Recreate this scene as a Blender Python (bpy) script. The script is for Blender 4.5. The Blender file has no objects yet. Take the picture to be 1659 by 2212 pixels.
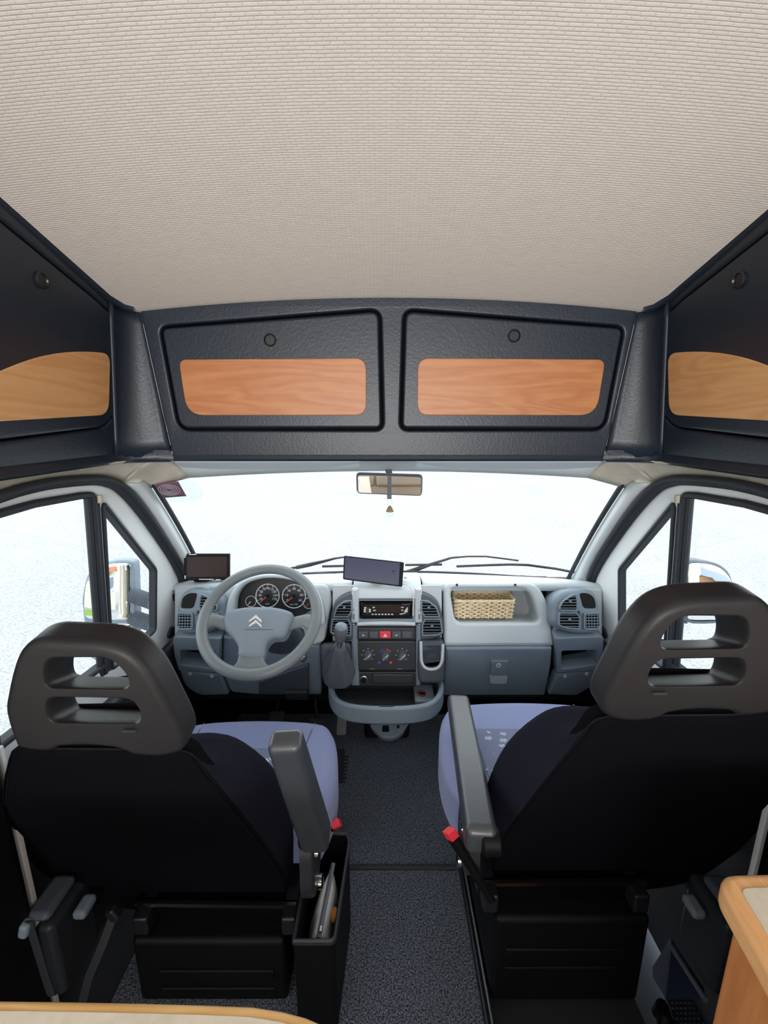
import bpy, bmesh, math, random
from mathutils import Vector as V, Matrix
from mathutils.geometry import tessellate_polygon
random.seed(4)
SC = bpy.context.scene
COL = SC.collection

# ------------------------------------------------------------------ camera, sky, exposure
CAM = V((-0.012, 0.0, 1.37))
FPX, PITCH = 900.0, math.radians(12)
cd = bpy.data.cameras.new('camera')
cd.sensor_width = 36.0
cd.lens = FPX / 2212 * 36.0
cd.clip_start, cd.clip_end = 0.02, 400
co = bpy.data.objects.new('camera', cd)
COL.objects.link(co)
co.location = CAM
co.rotation_euler = (math.pi / 2 - PITCH, 0, 0)
SC.camera = co

world = bpy.data.worlds.new('overcast_sky')
SC.world = world
world.use_nodes = True
wn = world.node_tree.nodes
wn['Background'].inputs[0].default_value = (0.92, 0.97, 1.0, 1)
wn['Background'].inputs[1].default_value = 3.1

SC.view_settings.view_transform = 'Standard'
SC.view_settings.look = 'None'
SC.view_settings.gamma = 1
SC.view_settings.use_curve_mapping = False
SC.view_settings.exposure = 0.0
SC.cycles.use_denoising = True
SC.cycles.max_bounces = 14
SC.cycles.diffuse_bounces = 8
SC.cycles.transparent_max_bounces = 16
SC.cycles.sample_clamp_indirect = 8
SC.cycles.caustics_reflective = False


# unseen fill light added far behind the camera to brighten the ceiling
rl = bpy.data.lights.new('rear_fill_light', 'AREA'); rl.shape = 'RECTANGLE'; rl.size, rl.size_y = 1.6, 1.5
rl.energy = 118; rl.color = (.97, .98, 1.0)
ro = bpy.data.objects.new('rear_fill_light', rl); COL.objects.link(ro)
ro.location, ro.rotation_euler = (0, -2.85, .95), (math.radians(96), 0, 0)


# ------------------------------------------------------------------ rays through the photograph, planes
CP, SP = math.cos(PITCH), math.sin(PITCH)


def ray(x, y):
    u = 1106 - y
    return V((x - 829.5, FPX * CP + u * SP, u * CP - FPX * SP))


def at_y(x, y, Y):
    d = ray(x, y); return CAM + d * ((Y - CAM.y) / d.y)


def at_x(x, y, X):
    d = ray(x, y); return CAM + d * ((X - CAM.x) / d.x)


def at_z(x, y, Z):
    d = ray(x, y); return CAM + d * ((Z - CAM.z) / d.z)


class Pl:
    def __init__(s, o, n, up=(0, 0, 1)):
        s.o, s.n = V(o), V(n).normalized()
        up = V(up)
        s.v = (up - s.n * up.dot(s.n)).normalized()
        s.u = s.v.cross(s.n)

    def hit(s, x, y, d=0.0):
        r = ray(x, y)
        p = CAM + r * (((s.o + s.n * d - CAM).dot(s.n)) / r.dot(s.n)) - s.o
        return (p.dot(s.u), p.dot(s.v))

    def tr(s, pts, d=0.0):
        return [s.hit(p[0], p[1], d) for p in pts]

    def pt(s, a, b, d=0.0):
        return s.o + s.u * a + s.v * b + s.n * d

    def at(s, x, y, d=0.0):
        a, b = s.hit(x, y, d)
        return s.pt(a, b, d)


def rp(pts, r, n=5):
    """polygon with rounded corners; r a number or one per corner"""
    out, m = [], len(pts)
    P = [V(p) for p in pts]
    for i in range(m):
        p, a, b = P[i], P[i - 1], P[(i + 1) % m]
        rr = r[i] if isinstance(r, (list, tuple)) else r
        la, lb = (a - p).length, (b - p).length
        k = min(rr, la * .49, lb * .49)
        if k < 1e-6:
            out.append(tuple(p)); continue
        s, e = p + (a - p) * (k / la), p + (b - p) * (k / lb)
        for j in range(n + 1):
            t = j / n
            out.append(tuple(s * (1 - t) ** 2 + p * (2 * t * (1 - t)) + e * t * t))
    return out


def spl(pts, n=4, closed=True):
    P = [V(p) for p in pts]
    m, out = len(P), []
    for i in range(m if closed else m - 1):
        g = (lambda k: P[k % m]) if closed else (lambda k: P[max(0, min(m - 1, k))])
        a, b, c, d = g(i - 1), g(i), g(i + 1), g(i + 2)
        for j in range(n):
            t = j / n
            out.append(tuple(.5 * ((2 * b) + (c - a) * t + (2 * a - 5 * b + 4 * c - d) * t * t + (3 * b - a - 3 * c + d) * t ** 3)))
    if not closed:
        out.append(tuple(P[-1]))
    return out


def area(p):
    return .5 * sum(p[i - 1][0] * p[i][1] - p[i][0] * p[i - 1][1] for i in range(len(p)))


def off(p, d):
    out, m = [], len(p)
    for i in range(m):
        a, b, c = V(p[i - 1]), V(p[i]), V(p[(i + 1) % m])
        e1, e2 = (b - a), (c - b)
        if e1.length < 1e-9: e1 = e2
        if e2.length < 1e-9: e2 = e1
        e1.normalize(); e2.normalize()
        n1, n2 = V((-e1.y, e1.x)), V((-e2.y, e2.x))
        q = n1 + n2
        if q.length < 1e-6: q = n1
        q.normalize()
        k = max(.45, q.dot(n1))
        out.append(tuple(b + q * (d / k)))
    return out


def circ(cx, cy, r, n=24, ry=None):
    return [(cx + r * math.cos(2 * math.pi * i / n), cy + (ry or r) * math.sin(2 * math.pi * i / n)) for i in range(n)]


# ------------------------------------------------------------------ mesh builder
class MB:
    def __init__(s):
        s.v, s.f = [], []

    def add(s, vs, fs):
        k = len(s.v)
        s.v += [V(x) for x in vs]
        s.f += [tuple(i + k for i in f) for f in fs]
        return s

    def box(s, c, d, R=None):
        c = V(c)
        vs = []
        for i in (-.5, .5):
            for j in (-.5, .5):
                for k in (-.5, .5):
                    q = V((i * d[0], j * d[1], k * d[2]))
                    vs.append(c + (R @ q if R else q))
        return s.add(vs, [(0, 1, 3, 2), (4, 6, 7, 5), (0, 4, 5, 1), (2, 3, 7, 6), (0, 2, 6, 4), (1, 5, 7, 3)])

    def loft(s, rings, closed=True, cap=True):
        n = len(rings[0]); k = len(s.v)
        for r in rings: s.v += [V(x) for x in r]
        for i in range(len(rings) - 1):
            for j in range(n if closed else n - 1):
                a, b = k + i * n + j, k + i * n + (j + 1) % n
                s.f.append((a, b, b + n, a + n))
        if cap and closed:
            s.f.append(tuple(k + j for j in range(n)))
            s.f.append(tuple(k + (len(rings) - 1) * n + j for j in range(n)))
        return s

    def grid(s, rows):
        return s.loft(rows, closed=False, cap=False)

    def tube(s, pts, r, n=10, closed=False, cap=True, flat=None, up=None):
        """flat: second radius along the binormal"""
        P = [V(p) for p in pts]; m = len(P); rings = []
        prev = None
        for i in range(m):
            t = (P[(i + 1) % m] - P[i - 1]) if closed else (P[min(i + 1, m - 1)] - P[max(i - 1, 0)])
            t.normalize()
            if prev is None:
                h = V(up) if up else (V((0, 0, 1)) if abs(t.z) < .9 else V((0, 1, 0)))
            else:
                h = prev
            a = (h - t * h.dot(t)).normalized(); b = t.cross(a); prev = a
            rr = r[i] if isinstance(r, (list, tuple)) else r
            r2 = (flat[i] if isinstance(flat, (list, tuple)) else flat) if flat else rr
            rings.append([P[i] + a * (rr * math.cos(2 * math.pi * j / n)) + b * (r2 * math.sin(2 * math.pi * j / n)) for j in range(n)])
        if closed:
            k = len(s.v)
            for q in rings: s.v += q
            for i in range(m):
                for j in range(n):
                    i2 = (i + 1) % m
                    s.f.append((k + i * n + j, k + i * n + (j + 1) % n, k + i2 * n + (j + 1) % n, k + i2 * n + j))
            return s
        return s.loft(rings, True, cap)

    def lathe(s, prof, o, ax=(0, 0, 1), n=20):
        o, ax = V(o), V(ax).normalized()
        h = V((1, 0, 0)) if abs(ax.x) < .9 else V((0, 1, 0))
        a = (h - ax * h.dot(ax)).normalized(); b = ax.cross(a)
        return s.loft([[o + ax * z + (a * math.cos(2 * math.pi * j / n) + b * math.sin(2 * math.pi * j / n)) * max(r, 1e-5) for j in range(n)] for r, z in prof])

    def plate(s, pl, outer, holes=(), d0=-.01, d1=0., b=0., seg=3, back=True, bb=0., hk=1., hs=0.):
        """slab with holes on plane pl from depth d0 to d1 along its normal, front edge rounded by b, back edge by bb"""
        loops = [list(outer) if area(outer) > 0 else list(outer)[::-1]] + [list(h) if area(h) < 0 else list(h)[::-1] for h in holes]
        seq = []
        if bb > 0:
            for k in range(seg, 0, -1):
                th = k / seg * math.pi / 2
                seq.append((bb * (1 - math.cos(th)), d0 + bb - bb * math.sin(th)))
        seq.append((0, d0 + bb))
        if b > 0:
            for k in range(seg + 1):
                th = k / seg * math.pi / 2
                seq.append((b * (1 - math.cos(th)), d1 - b + b * math.sin(th)))
        else:
            seq.append((0, d1))
        firsts, lasts, lp = [], [], []
        for li, L in enumerate(loops):
            base = len(s.v); n = len(L)
            hf = hk if li else 1.
            for amt, d in seq:
                q = off(L, amt * hf) if amt > 1e-7 else L
                s.v += [pl.pt(a, c + (hs * (d - d1) if li else 0), d) for a, c in q]
            for i in range(len(seq) - 1):
                for j in range(n):
                    a, c = base + i * n + j, base + i * n + (j + 1) % n
                    s.f.append((a, c, c + n, a + n))
            firsts += [base + j for j in range(n)]
            lasts += [base + (len(seq) - 1) * n + j for j in range(n)]
        for amt, idx, do in ((seq[-1][0], lasts, True), (seq[0][0], firsts, back)):
            if not do: continue
            polys = [[V((a, c, 0)) for a, c in (off(L, amt * (hk if li else 1.)) if amt > 1e-7 else L)] for li, L in enumerate(loops)]
            for t in tessellate_polygon(polys):
                s.f.append(tuple(idx[i] for i in t))
        return s

    def ring(s, pl, poly, w, d0, d1, b=.001, o=0.):
        """frame strip of width w running inside poly"""
        poly = poly if area(poly) > 0 else poly[::-1]
        rows = []
        for a, d in ((0, d0), (0, d1 - b), (b, d1), (w - b, d1), (w, d1 - b), (w, d0)):
            rows.append([pl.pt(x, y, d) for x, y in off(poly, a + o)])
        k = len(s.v); n = len(poly)
        for r in rows: s.v += r
        for i in range(6):
            for j in range(n):
                a, c, i2 = k + i * n, k + ((i + 1) % 6) * n, j
                s.f.append((a + j, a + (j + 1) % n, c + (j + 1) % n, c + j))
        return s

    def ellipsoid(s, c, r, n=16, m=10, R=None):
        c = V(c); rings = []
        for i in range(m + 1):
            th = math.pi * i / m
            rings.append([c + ((R @ V((r[0] * math.sin(th) * math.cos(2 * math.pi * j / n), r[1] * math.sin(th) * math.sin(2 * math.pi * j / n), r[2] * math.cos(th)))) if R else V((r[0] * math.sin(th) * math.cos(2 * math.pi * j / n), r[1] * math.sin(th) * math.sin(2 * math.pi * j / n), r[2] * math.cos(th)))) for j in range(n)])
        return s.loft(rings, True, False)

    def build(s, name, m, parent=None, smooth=40, bevel=0, bseg=3, sub=0, solid=0, wn=False, mx=False, kind=None, label=None):
        me = bpy.data.meshes.new(name)
        me.from_pydata([(-p.x, p.y, p.z) if mx else tuple(p) for p in s.v], [], s.f)
        bm = bmesh.new(); bm.from_mesh(me)
        bmesh.ops.remove_doubles(bm, verts=bm.verts, dist=1e-6)
        bmesh.ops.recalc_face_normals(bm, faces=bm.faces)
        bm.to_mesh(me); bm.free()
        if smooth:
            me.polygons.foreach_set('use_smooth', [True] * len(me.polygons))
            me.set_sharp_from_angle(angle=math.radians(smooth))
        me.materials.append(MAT[m])
        o = bpy.data.objects.new(name, me)
        COL.objects.link(o)
        if parent:
            o.parent = parent
            o.location = -wpos(parent)
        if solid:
            q = o.modifiers.new('solid', 'SOLIDIFY'); q.thickness = solid; q.offset = 0
        if bevel:
            q = o.modifiers.new('bevel', 'BEVEL'); q.width = bevel; q.segments = bseg; q.limit_method = 'ANGLE'; q.angle_limit = math.radians(35)
        if sub:
            q = o.modifiers.new('sub', 'SUBSURF'); q.levels = sub; q.render_levels = sub
        if wn or bevel:
            q = o.modifiers.new('wn', 'WEIGHTED_NORMAL'); q.keep_sharp = True
        if kind: o['kind'] = kind
        if label: o['label'] = label
        return o


def wpos(o):
    p = V((0, 0, 0))
    while o:
        p += o.location; o = o.parent
    return p


def tag(o, label, cat, group=None):
    o['label'], o['category'] = label, cat
    if group: o['group'] = group
    return o


def thing(name, label, cat, loc=(0, 0, 0), group=None):
    o = bpy.data.objects.new(name, None)
    o.empty_display_size = .05
    COL.objects.link(o)
    o.location = loc
    return tag(o, label, cat, group)


# ------------------------------------------------------------------ materials
MAT = {}


def lin(c):
    return tuple((x / 255 / 12.92 if x <= 10 else ((x / 255 + .055) / 1.055) ** 2.4) for x in c)


def mat(name, rgb, rough=.5, spec=.5, metal=0., bump=0., scale=200., var=0., vscale=8., coat=0., sheen=0.):
    m = bpy.data.materials.new(name); m.use_nodes = True
    nt = m.node_tree; N, L = nt.nodes, nt.links
    b = N['Principled BSDF']
    c = lin(rgb)
    b.inputs['Base Color'].default_value = (*c, 1)
    b.inputs['Roughness'].default_value = rough
    b.inputs['Specular IOR Level'].default_value = spec
    b.inputs['Metallic'].default_value = metal
    if coat: b.inputs['Coat Weight'].default_value = coat
    if sheen:
        b.inputs['Sheen Weight'].default_value = sheen
        b.inputs['Sheen Roughness'].default_value = .5
    tc = N.new('ShaderNodeTexCoord')
    if bump:
        n = N.new('ShaderNodeTexNoise'); n.inputs['Scale'].default_value = scale; n.inputs['Detail'].default_value = 3
        L.new(tc.outputs['Object'], n.inputs['Vector'])
        bp = N.new('ShaderNodeBump'); bp.inputs['Strength'].default_value = bump; bp.inputs['Distance'].default_value = .002
        L.new(n.outputs['Fac'], bp.inputs['Height']); L.new(bp.outputs['Normal'], b.inputs['Normal'])
    if var:
        n2 = N.new('ShaderNodeTexNoise'); n2.inputs['Scale'].default_value = vscale; n2.inputs['Detail'].default_value = 4
        L.new(tc.outputs['Object'], n2.inputs['Vector'])
        r = N.new('ShaderNodeValToRGB')
        r.color_ramp.elements[0].color = (*[x * (1 - var) for x in c], 1)
        r.color_ramp.elements[1].color = (*[min(1, x * (1 + var)) for x in c], 1)
        r.color_ramp.elements[0].position, r.color_ramp.elements[1].position = .3, .7
        L.new(n2.outputs['Fac'], r.inputs['Fac']); L.new(r.outputs['Color'], b.inputs['Base Color'])
    MAT[name] = m
    return m


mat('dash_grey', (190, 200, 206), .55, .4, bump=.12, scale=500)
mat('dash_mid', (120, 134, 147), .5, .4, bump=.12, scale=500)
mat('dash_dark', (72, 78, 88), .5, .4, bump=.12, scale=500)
mat('charcoal', (44, 47, 52), .45, .4, bump=.1, scale=500)
mat('wheel_grey', (114, 122, 126), .42, .5, bump=.15, scale=600)
mat('hub_grey', (122, 134, 146), .5, .4, bump=.12, scale=600)
mat('black', (10, 10, 12), .55, .2)
mat('black_gloss', (10, 10, 12), .15, .5)
mat('dark_hole', (6, 6, 8), .8, .2)
mat('rubber', (48, 52, 58), .6, .3)
mat('rubber_grey', (104, 111, 121), .6, .3)
mat('locker', (31, 40, 52), .38, .5, bump=.25, scale=160)
mat('seal_black', (12, 13, 18), .5, .3)
mat('paint', (226, 230, 230), .3, .5)
mat('pillar_trim', (206, 212, 214), .6, .3, bump=.15, scale=400)
mat('beige_felt', (196, 188, 174), .95, .1, bump=.4, scale=300, var=.08, vscale=30)
mat('visor', (186, 194, 200), .7, .2, bump=.1, scale=400)
mat('headrest', (37, 36, 39), .45, .35, bump=.12, scale=500)
mat('seat_black', (15, 15, 20), .95, .04, bump=.3, scale=900)
mat('seat_side', (28, 29, 40), .95, .06, bump=.3, scale=900)
mat('fabric', (132, 140, 178), .95, .1, bump=.3, scale=900, sheen=.15)
mat('armrest', (60, 64, 70), .34, .7, bump=.12, scale=500)
mat('chrome', (225, 228, 232), .12, .5, metal=1.)
mat('alu', (170, 174, 180), .35, .5, metal=1.)
mat('steel_dark', (30, 31, 36), .3, .5)
mat('knob_grey', (92, 94, 98), .35, .5)
mat('silver', (226, 228, 230), .45, .5, metal=.35)
mat('leather', (88, 94, 102), .38, .5, bump=.3, scale=220)
mat('mirror', (235, 238, 240), .02, .5, metal=1.)
mat('red', (226, 52, 66), .4, .5)
mat('red_dark', (150, 26, 38), .4, .5)
mat('blue', (40, 80, 190), .4, .5)
mat('white_mark', (232, 236, 240), .6, .3)
mat('needle', (226, 90, 80), .5, .3)
mat('screen_brown', (44, 30, 28), .35, .15)
mat('screen_blue', (38, 52, 84), .12, .6)
mat('laminate', (206, 196, 178), .5, .4, var=.07, vscale=60)
mat('bag_silver', (232, 236, 240), .35, .5, var=.2, vscale=25)
mat('bag_trim', (92, 98, 108), .5, .4)
mat('orange_mark', (190, 120, 50), .6, .3)
mat('blue_panel', (34, 44, 70), .5, .4)
mat('cork', (150, 134, 108), .8, .2, var=.15, vscale=60)
mat('cord', (210, 206, 198), .8, .2)
mat('cream_cushion', (214, 204, 186), .9, .2, var=.04)
mat('grass', (120, 150, 60), .95, .1, var=.3, vscale=3)
mat('house_wall', (225, 220, 205), .9, .1)
mat('brick_wall', (176, 132, 98), .9, .1, var=.15)
mat('roof_tile', (190, 110, 74), .85, .1, var=.15)
mat('house_window', (120, 135, 150), .2, .5)
mat('mount_white', (205, 212, 216), .5, .4)
mat('sticker', (120, 86, 100), .6, .3)
mat('tread', (54, 58, 66), .35, .5)


def glass(name, tint, fac=1.0):
    m = bpy.data.materials.new(name); m.use_nodes = True
    nt = m.node_tree; N, L = nt.nodes, nt.links
    N.remove(N['Principled BSDF'])
    t = N.new('ShaderNodeBsdfTransparent'); t.inputs[0].default_value = (*tint, 1)
    g = N.new('ShaderNodeBsdfGlossy'); g.inputs['Roughness'].default_value = .02
    lw = N.new('ShaderNodeLayerWeight'); lw.inputs['Blend'].default_value = .5
    pw = N.new('ShaderNodeMath'); pw.operation = 'POWER'; pw.inputs[1].default_value = 5
    f = N.new('ShaderNodeMath'); f.operation = 'MULTIPLY_ADD'; f.inputs[1].default_value = .6; f.inputs[2].default_value = .025
    L.new(lw.outputs['Facing'], pw.inputs[0]); L.new(pw.outputs[0], f.inputs[0])
    mx = N.new('ShaderNodeMixShader')
    L.new(f.outputs[0], mx.inputs[0]); L.new(t.outputs[0], mx.inputs[1]); L.new(g.outputs[0], mx.inputs[2])
    L.new(mx.outputs[0], N['Material Output'].inputs['Surface'])
    MAT[name] = m


glass('glass', (.97, .99, .985))
glass('bulb_glass', (.93, .96, .97))
glass('sticker_pale', (.90, .93, .90))


def wood(name, c1, c2, axis):
    m = bpy.data.materials.new(name); m.use_nodes = True
    nt = m.node_tree; N, L = nt.nodes, nt.links
    b = N['Principled BSDF']; b.inputs['Roughness'].default_value = .42
    tc = N.new('ShaderNodeTexCoord'); mp = N.new('ShaderNodeMapping')
    sc = [15., 15., 15.]; sc[axis] = 1.7
    mp.inputs['Scale'].default_value = sc
    L.new(tc.outputs['Object'], mp.inputs['Vector'])
    n1 = N.new('ShaderNodeTexNoise'); n1.inputs['Scale'].default_value = 1.; n1.inputs['Detail'].default_value = 3; n1.inputs['Distortion'].default_value = .6
    L.new(mp.outputs[0], n1.inputs['Vector'])
    mu = N.new('ShaderNodeMath'); mu.operation = 'MULTIPLY'; mu.inputs[1].default_value = 7.
    L.new(n1.outputs['Fac'], mu.inputs[0])
    fr = N.new('ShaderNodeMath'); fr.operation = 'PINGPONG'; fr.inputs[1].default_value = .5
    L.new(mu.outputs[0], fr.inputs[0])
    n2 = N.new('ShaderNodeTexNoise'); n2.inputs['Scale'].default_value = 14.; n2.inputs['Detail'].default_value = 2
    L.new(mp.outputs[0], n2.inputs['Vector'])
    ad = N.new('ShaderNodeMath'); ad.operation = 'MULTIPLY_ADD'; ad.inputs[1].default_value = .35
    L.new(n2.outputs['Fac'], ad.inputs[0]); L.new(fr.outputs[0], ad.inputs[2])
    r = N.new('ShaderNodeValToRGB')
    r.color_ramp.elements[0].position, r.color_ramp.elements[1].position = .15, .75
    r.color_ramp.elements[0].color = (*lin(c2), 1); r.color_ramp.elements[1].color = (*lin(c1), 1)
    L.new(ad.outputs[0], r.inputs['Fac']); L.new(r.outputs['Color'], b.inputs['Base Color'])
    MAT[name] = m


wood('wood_x', (196, 134, 86), (180, 112, 68), 0)
wood('wood_y', (232, 180, 126), (218, 160, 106), 1)
wood('wood_pale', (226, 184, 122), (214, 166, 102), 0)
wood('wood_z', (206, 138, 84), (190, 120, 70), 2)


def headliner():
    m = bpy.data.materials.new('headliner'); m.use_nodes = True
    nt = m.node_tree; N, L = nt.nodes, nt.links
    b = N['Principled BSDF']; b.inputs['Roughness'].default_value = .95; b.inputs['Specular IOR Level'].default_value = .1
    tc = N.new('ShaderNodeTexCoord'); mp = N.new('ShaderNodeMapping')
    mp.inputs['Scale'].default_value = (1, 1, 0)
    L.new(tc.outputs['Object'], mp.inputs['Vector'])
    nz = N.new('ShaderNodeTexNoise'); nz.inputs['Scale'].default_value = 60
    L.new(mp.outputs[0], nz.inputs['Vector'])
    av = N.new('ShaderNodeVectorMath'); av.operation = 'MULTIPLY_ADD'
    av.inputs[1].default_value = (.0016, .0010, 0)
    L.new(nz.outputs['Color'], av.inputs[0]); L.new(mp.outputs[0], av.inputs[2])
    br = N.new('ShaderNodeTexBrick')
    br.inputs['Scale'].default_value = 1.0
    br.inputs['Brick Width'].default_value = .017
    br.inputs['Row Height'].default_value = .0042
    br.inputs['Mortar Size'].default_value = .0011
    br.inputs['Mortar Smooth'].default_value = 1.0
    br.inputs['Color1'].default_value = (*lin((236, 227, 218)), 1)
    br.inputs['Color2'].default_value = (*lin((230, 220, 212)), 1)
    br.inputs['Mortar'].default_value = (*lin((218, 207, 198)), 1)
    L.new(av.outputs[0], br.inputs['Vector'])
    L.new(br.outputs['Color'], b.inputs['Base Color'])
    bp = N.new('ShaderNodeBump'); bp.inputs['Strength'].default_value = .35; bp.inputs['Distance'].default_value = .001; bp.invert = True
    L.new(br.outputs['Fac'], bp.inputs['Height']); L.new(bp.outputs['Normal'], b.inputs['Normal'])
    MAT['headliner'] = m


headliner()


def speckle(name, c1, c2, scale, lo, hi, bump, rough=.95, c3=None):
    m = bpy.data.materials.new(name); m.use_nodes = True
    nt = m.node_tree; N, L = nt.nodes, nt.links
    b = N['Principled BSDF']; b.inputs['Roughness'].default_value = rough; b.inputs['Specular IOR Level'].default_value = .15
    tc = N.new('ShaderNodeTexCoord')
    n = N.new('ShaderNodeTexNoise'); n.inputs['Scale'].default_value = scale; n.inputs['Detail'].default_value = 4; n.inputs['Roughness'].default_value = .75
    L.new(tc.outputs['Object'], n.inputs['Vector'])
    r = N.new('ShaderNodeValToRGB'); e = r.color_ramp.elements
    e[0].position, e[1].position = lo, hi
    e[0].color, e[1].color = (*lin(c1), 1), (*lin(c2), 1)
    L.new(n.outputs['Fac'], r.inputs['Fac'])
    out = r.outputs['Color']
    if c3:
        n3 = N.new('ShaderNodeTexNoise'); n3.inputs['Scale'].default_value = scale * .012; n3.inputs['Detail'].default_value = 5
        L.new(tc.outputs['Object'], n3.inputs['Vector'])
        r3 = N.new('ShaderNodeValToRGB'); r3.color_ramp.elements[0].position, r3.color_ramp.elements[1].position = .35, .65
        r3.color_ramp.elements[0].color = (c3, c3, c3, 1)
        L.new(n3.outputs['Fac'], r3.inputs['Fac'])
        mx = N.new('ShaderNodeMix'); mx.data_type = 'RGBA'; mx.blend_type = 'MULTIPLY'; mx.inputs[0].default_value = 1
        L.new(out, mx.inputs[6]); L.new(r3.outputs['Color'], mx.inputs[7]); out = mx.outputs[2]
    L.new(out, b.inputs['Base Color'])
    bp = N.new('ShaderNodeBump'); bp.inputs['Strength'].default_value = bump; bp.inputs['Distance'].default_value = .004
    L.new(n.outputs['Fac'], bp.inputs['Height']); L.new(bp.outputs['Normal'], b.inputs['Normal'])
    MAT[name] = m


speckle('carpet', (24, 27, 33), (142, 153, 170), 260, .40, .66, .8)
speckle('asphalt', (122, 126, 131), (179, 181, 182), 70, .36, .56, .3, c3=.93)
speckle('straw', (226, 200, 152), (250, 240, 214), 60, .3, .7, .3)


def insert_fabric():
    """grey seat insert with rows of small pale marks"""
    m = bpy.data.materials.new('insert'); m.use_nodes = True
    nt = m.node_tree; N, L = nt.nodes, nt.links
    b = N['Principled BSDF']; b.inputs['Roughness'].default_value = .95
    tc = N.new('ShaderNodeTexCoord')
    v = N.new('ShaderNodeTexVoronoi'); v.inputs['Scale'].default_value = 26; v.inputs['Randomness'].default_value = .55
    mp = N.new('ShaderNodeMapping'); mp.inputs['Scale'].default_value = (1., 1.5, 0.)
    L.new(tc.outputs['Object'], mp.inputs['Vector']); L.new(mp.outputs[0], v.inputs['Vector'])
    w = N.new('ShaderNodeTexWave'); w.inputs['Scale'].default_value = 60; w.bands_direction = 'DIAGONAL'
    L.new(tc.outputs['Object'], w.inputs['Vector'])
    lt = N.new('ShaderNodeMath'); lt.operation = 'LESS_THAN'; lt.inputs[1].default_value = .27
    L.new(v.outputs['Distance'], lt.inputs[0])
    gt = N.new('ShaderNodeMath'); gt.operation = 'GREATER_THAN'; gt.inputs[1].default_value = .55
    L.new(w.outputs['Fac'], gt.inputs[0])
    mu = N.new('ShaderNodeMath'); mu.operation = 'MULTIPLY'
    L.new(lt.outputs[0], mu.inputs[0]); L.new(gt.outputs[0], mu.inputs[1])
    mx = N.new('ShaderNodeMix'); mx.data_type = 'RGBA'
    mx.inputs[6].default_value = (*lin((112, 120, 144)), 1); mx.inputs[7].default_value = (*lin((214, 220, 232)), 1)
    L.new(mu.outputs[0], mx.inputs[0]); L.new(mx.outputs[2], b.inputs['Base Color'])
    MAT['insert'] = m


insert_fabric()

# ================================================================== SETTING
# ground outside
g = MB(); g.grid([[(x, y, -.65) for x in (-90, 0, 90)] for y in (-60, 20, 110)])
g.build('ground', 'asphalt', kind='structure', smooth=0)

# ceiling: arched headliner that climbs towards the back of the high roof
def zs(Y):
    if Y >= .62: return 1.657 + .283 * (1.10 - Y)
    t = max(Y, .0); return 1.7928 + .283 * (.62 - .5 * (.62 ** 2 + t * t) / .62 + 0) * .9 if t > 0 else 1.7928 + .283 * .31 * .9
def zc(X, Y):
    if Y >= .62: base = 1.657 + .283 * (1.10 - Y)
    else:
        t = max(0., min(1., (.62 - Y) / .6)); base = 1.7928 + .283 * .6 * (t - .5 * t * t)
    return base + .035 * (1 - (X / .66) ** 2)
rows = []
for i in range(61):
    Y = 1.19 - i * .07
    rows.append([(-.72 + 1.44 * j / 24, Y, zc(-.72 + 1.44 * j / 24, Y)) for j in range(25)])
MB().grid(rows).build('ceiling', 'headliner', kind='structure', solid=.012, smooth=60)

# floor with a step well on the passenger side
f = MB()
f.box((-.13, .9, -.03), (1.46, 1.9, .05)); f.box((.72, 1.52, -.03), (.28, .65, .05)); f.box((0, -1.55, -.03), (1.72, 3.05, .05)); f.box((.72, .3, -.03), (.28, .7, .05))
f.box((.73, .92, -.24), (.26, .6, .03))
for sx in (-1, 1): f.box((sx * .825, 1.05, .0), (.05, 1.45, .30))
f.build('floor', 'charcoal', kind='structure', smooth=0)

# firewall under the dashboard and the bonnet in front of it
f = MB(); f.box((0, 1.79, .20), (1.72, .04, .96))
fw = f.build('wall_front', 'seal_black', kind='structure', smooth=0)
for sx in (-1, 1): MB().box((sx * .80, 1.60, .22), (.05, .40, .54)).build('kick_panel', 'seal_black', fw, smooth=0)
MB().grid([[(x, y, z - .05 * (x / .8) ** 2) for x in (-.85, -.5, 0, .5, .85)] for y, z in ((1.83, .70), (2.1, .60), (2.4, .42), (2.5, .0), (2.52, -.4))]).build('bonnet', 'paint', fw, solid=.01)

# rear body walls, behind the camera
for nm, s in (('wall_left', -1), ('wall_right', 1)):
    w = MB()
    w.box((s * .90, -1.35, .05), (.06, 3.3, .75))
    w.box((s * .86, -1.35, 1.72), (.06, 3.3, .55))
    for y, d in ((.2, .34), (-1.2, .25), (-2.85, .3)):
        w.box((s * .88, y, .95), (.06, d, 1.2))
    wo = w.build(nm, 'cream_cushion', kind='structure', smooth=0, bevel=.01)
    MB().box((s * .80, .57, .635), (.10, .24, 1.29)).build('door_pillar', 'seal_black', wo, bevel=.02)
    MB().box((s * .772, .703, .35), (.02, .012, .8)).build('door_edge', 'paint', wo, bevel=.003)

# windshield: curved pane with a dark band
def ws(t, r):
    """t -1..1 across, r 0 base .. 1 top"""
    xb, xt = .752 * t, .724 * t
    yb, yt = 1.725 - .115 * t * t, 1.315 - .075 * t * t
    zb, zt = .735, 1.225 - .022 * t * t
    return V((xb + (xt - xb) * r, yb + (yt - yb) * r, zb + (zt - zb) * r + .02 * math.sin(math.pi * r)))
w = MB().grid([[ws(-1 + 2 * j / 24, r / 10) for j in range(25)] for r in range(11)]).build('window_1', 'glass', kind='structure', smooth=60)
for n_, pts in (('sealing_strip', [ws(-1 + 2 * j / 24, 0) for j in range(25)]), ('sealing_strip', [ws(-.982, r / 10) for r in range(11)]), ('sealing_strip', [ws(.982, r / 10) for r in range(11)])):
    MB().tube(pts, .008, 8).build(n_, 'rubber', w)

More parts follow.
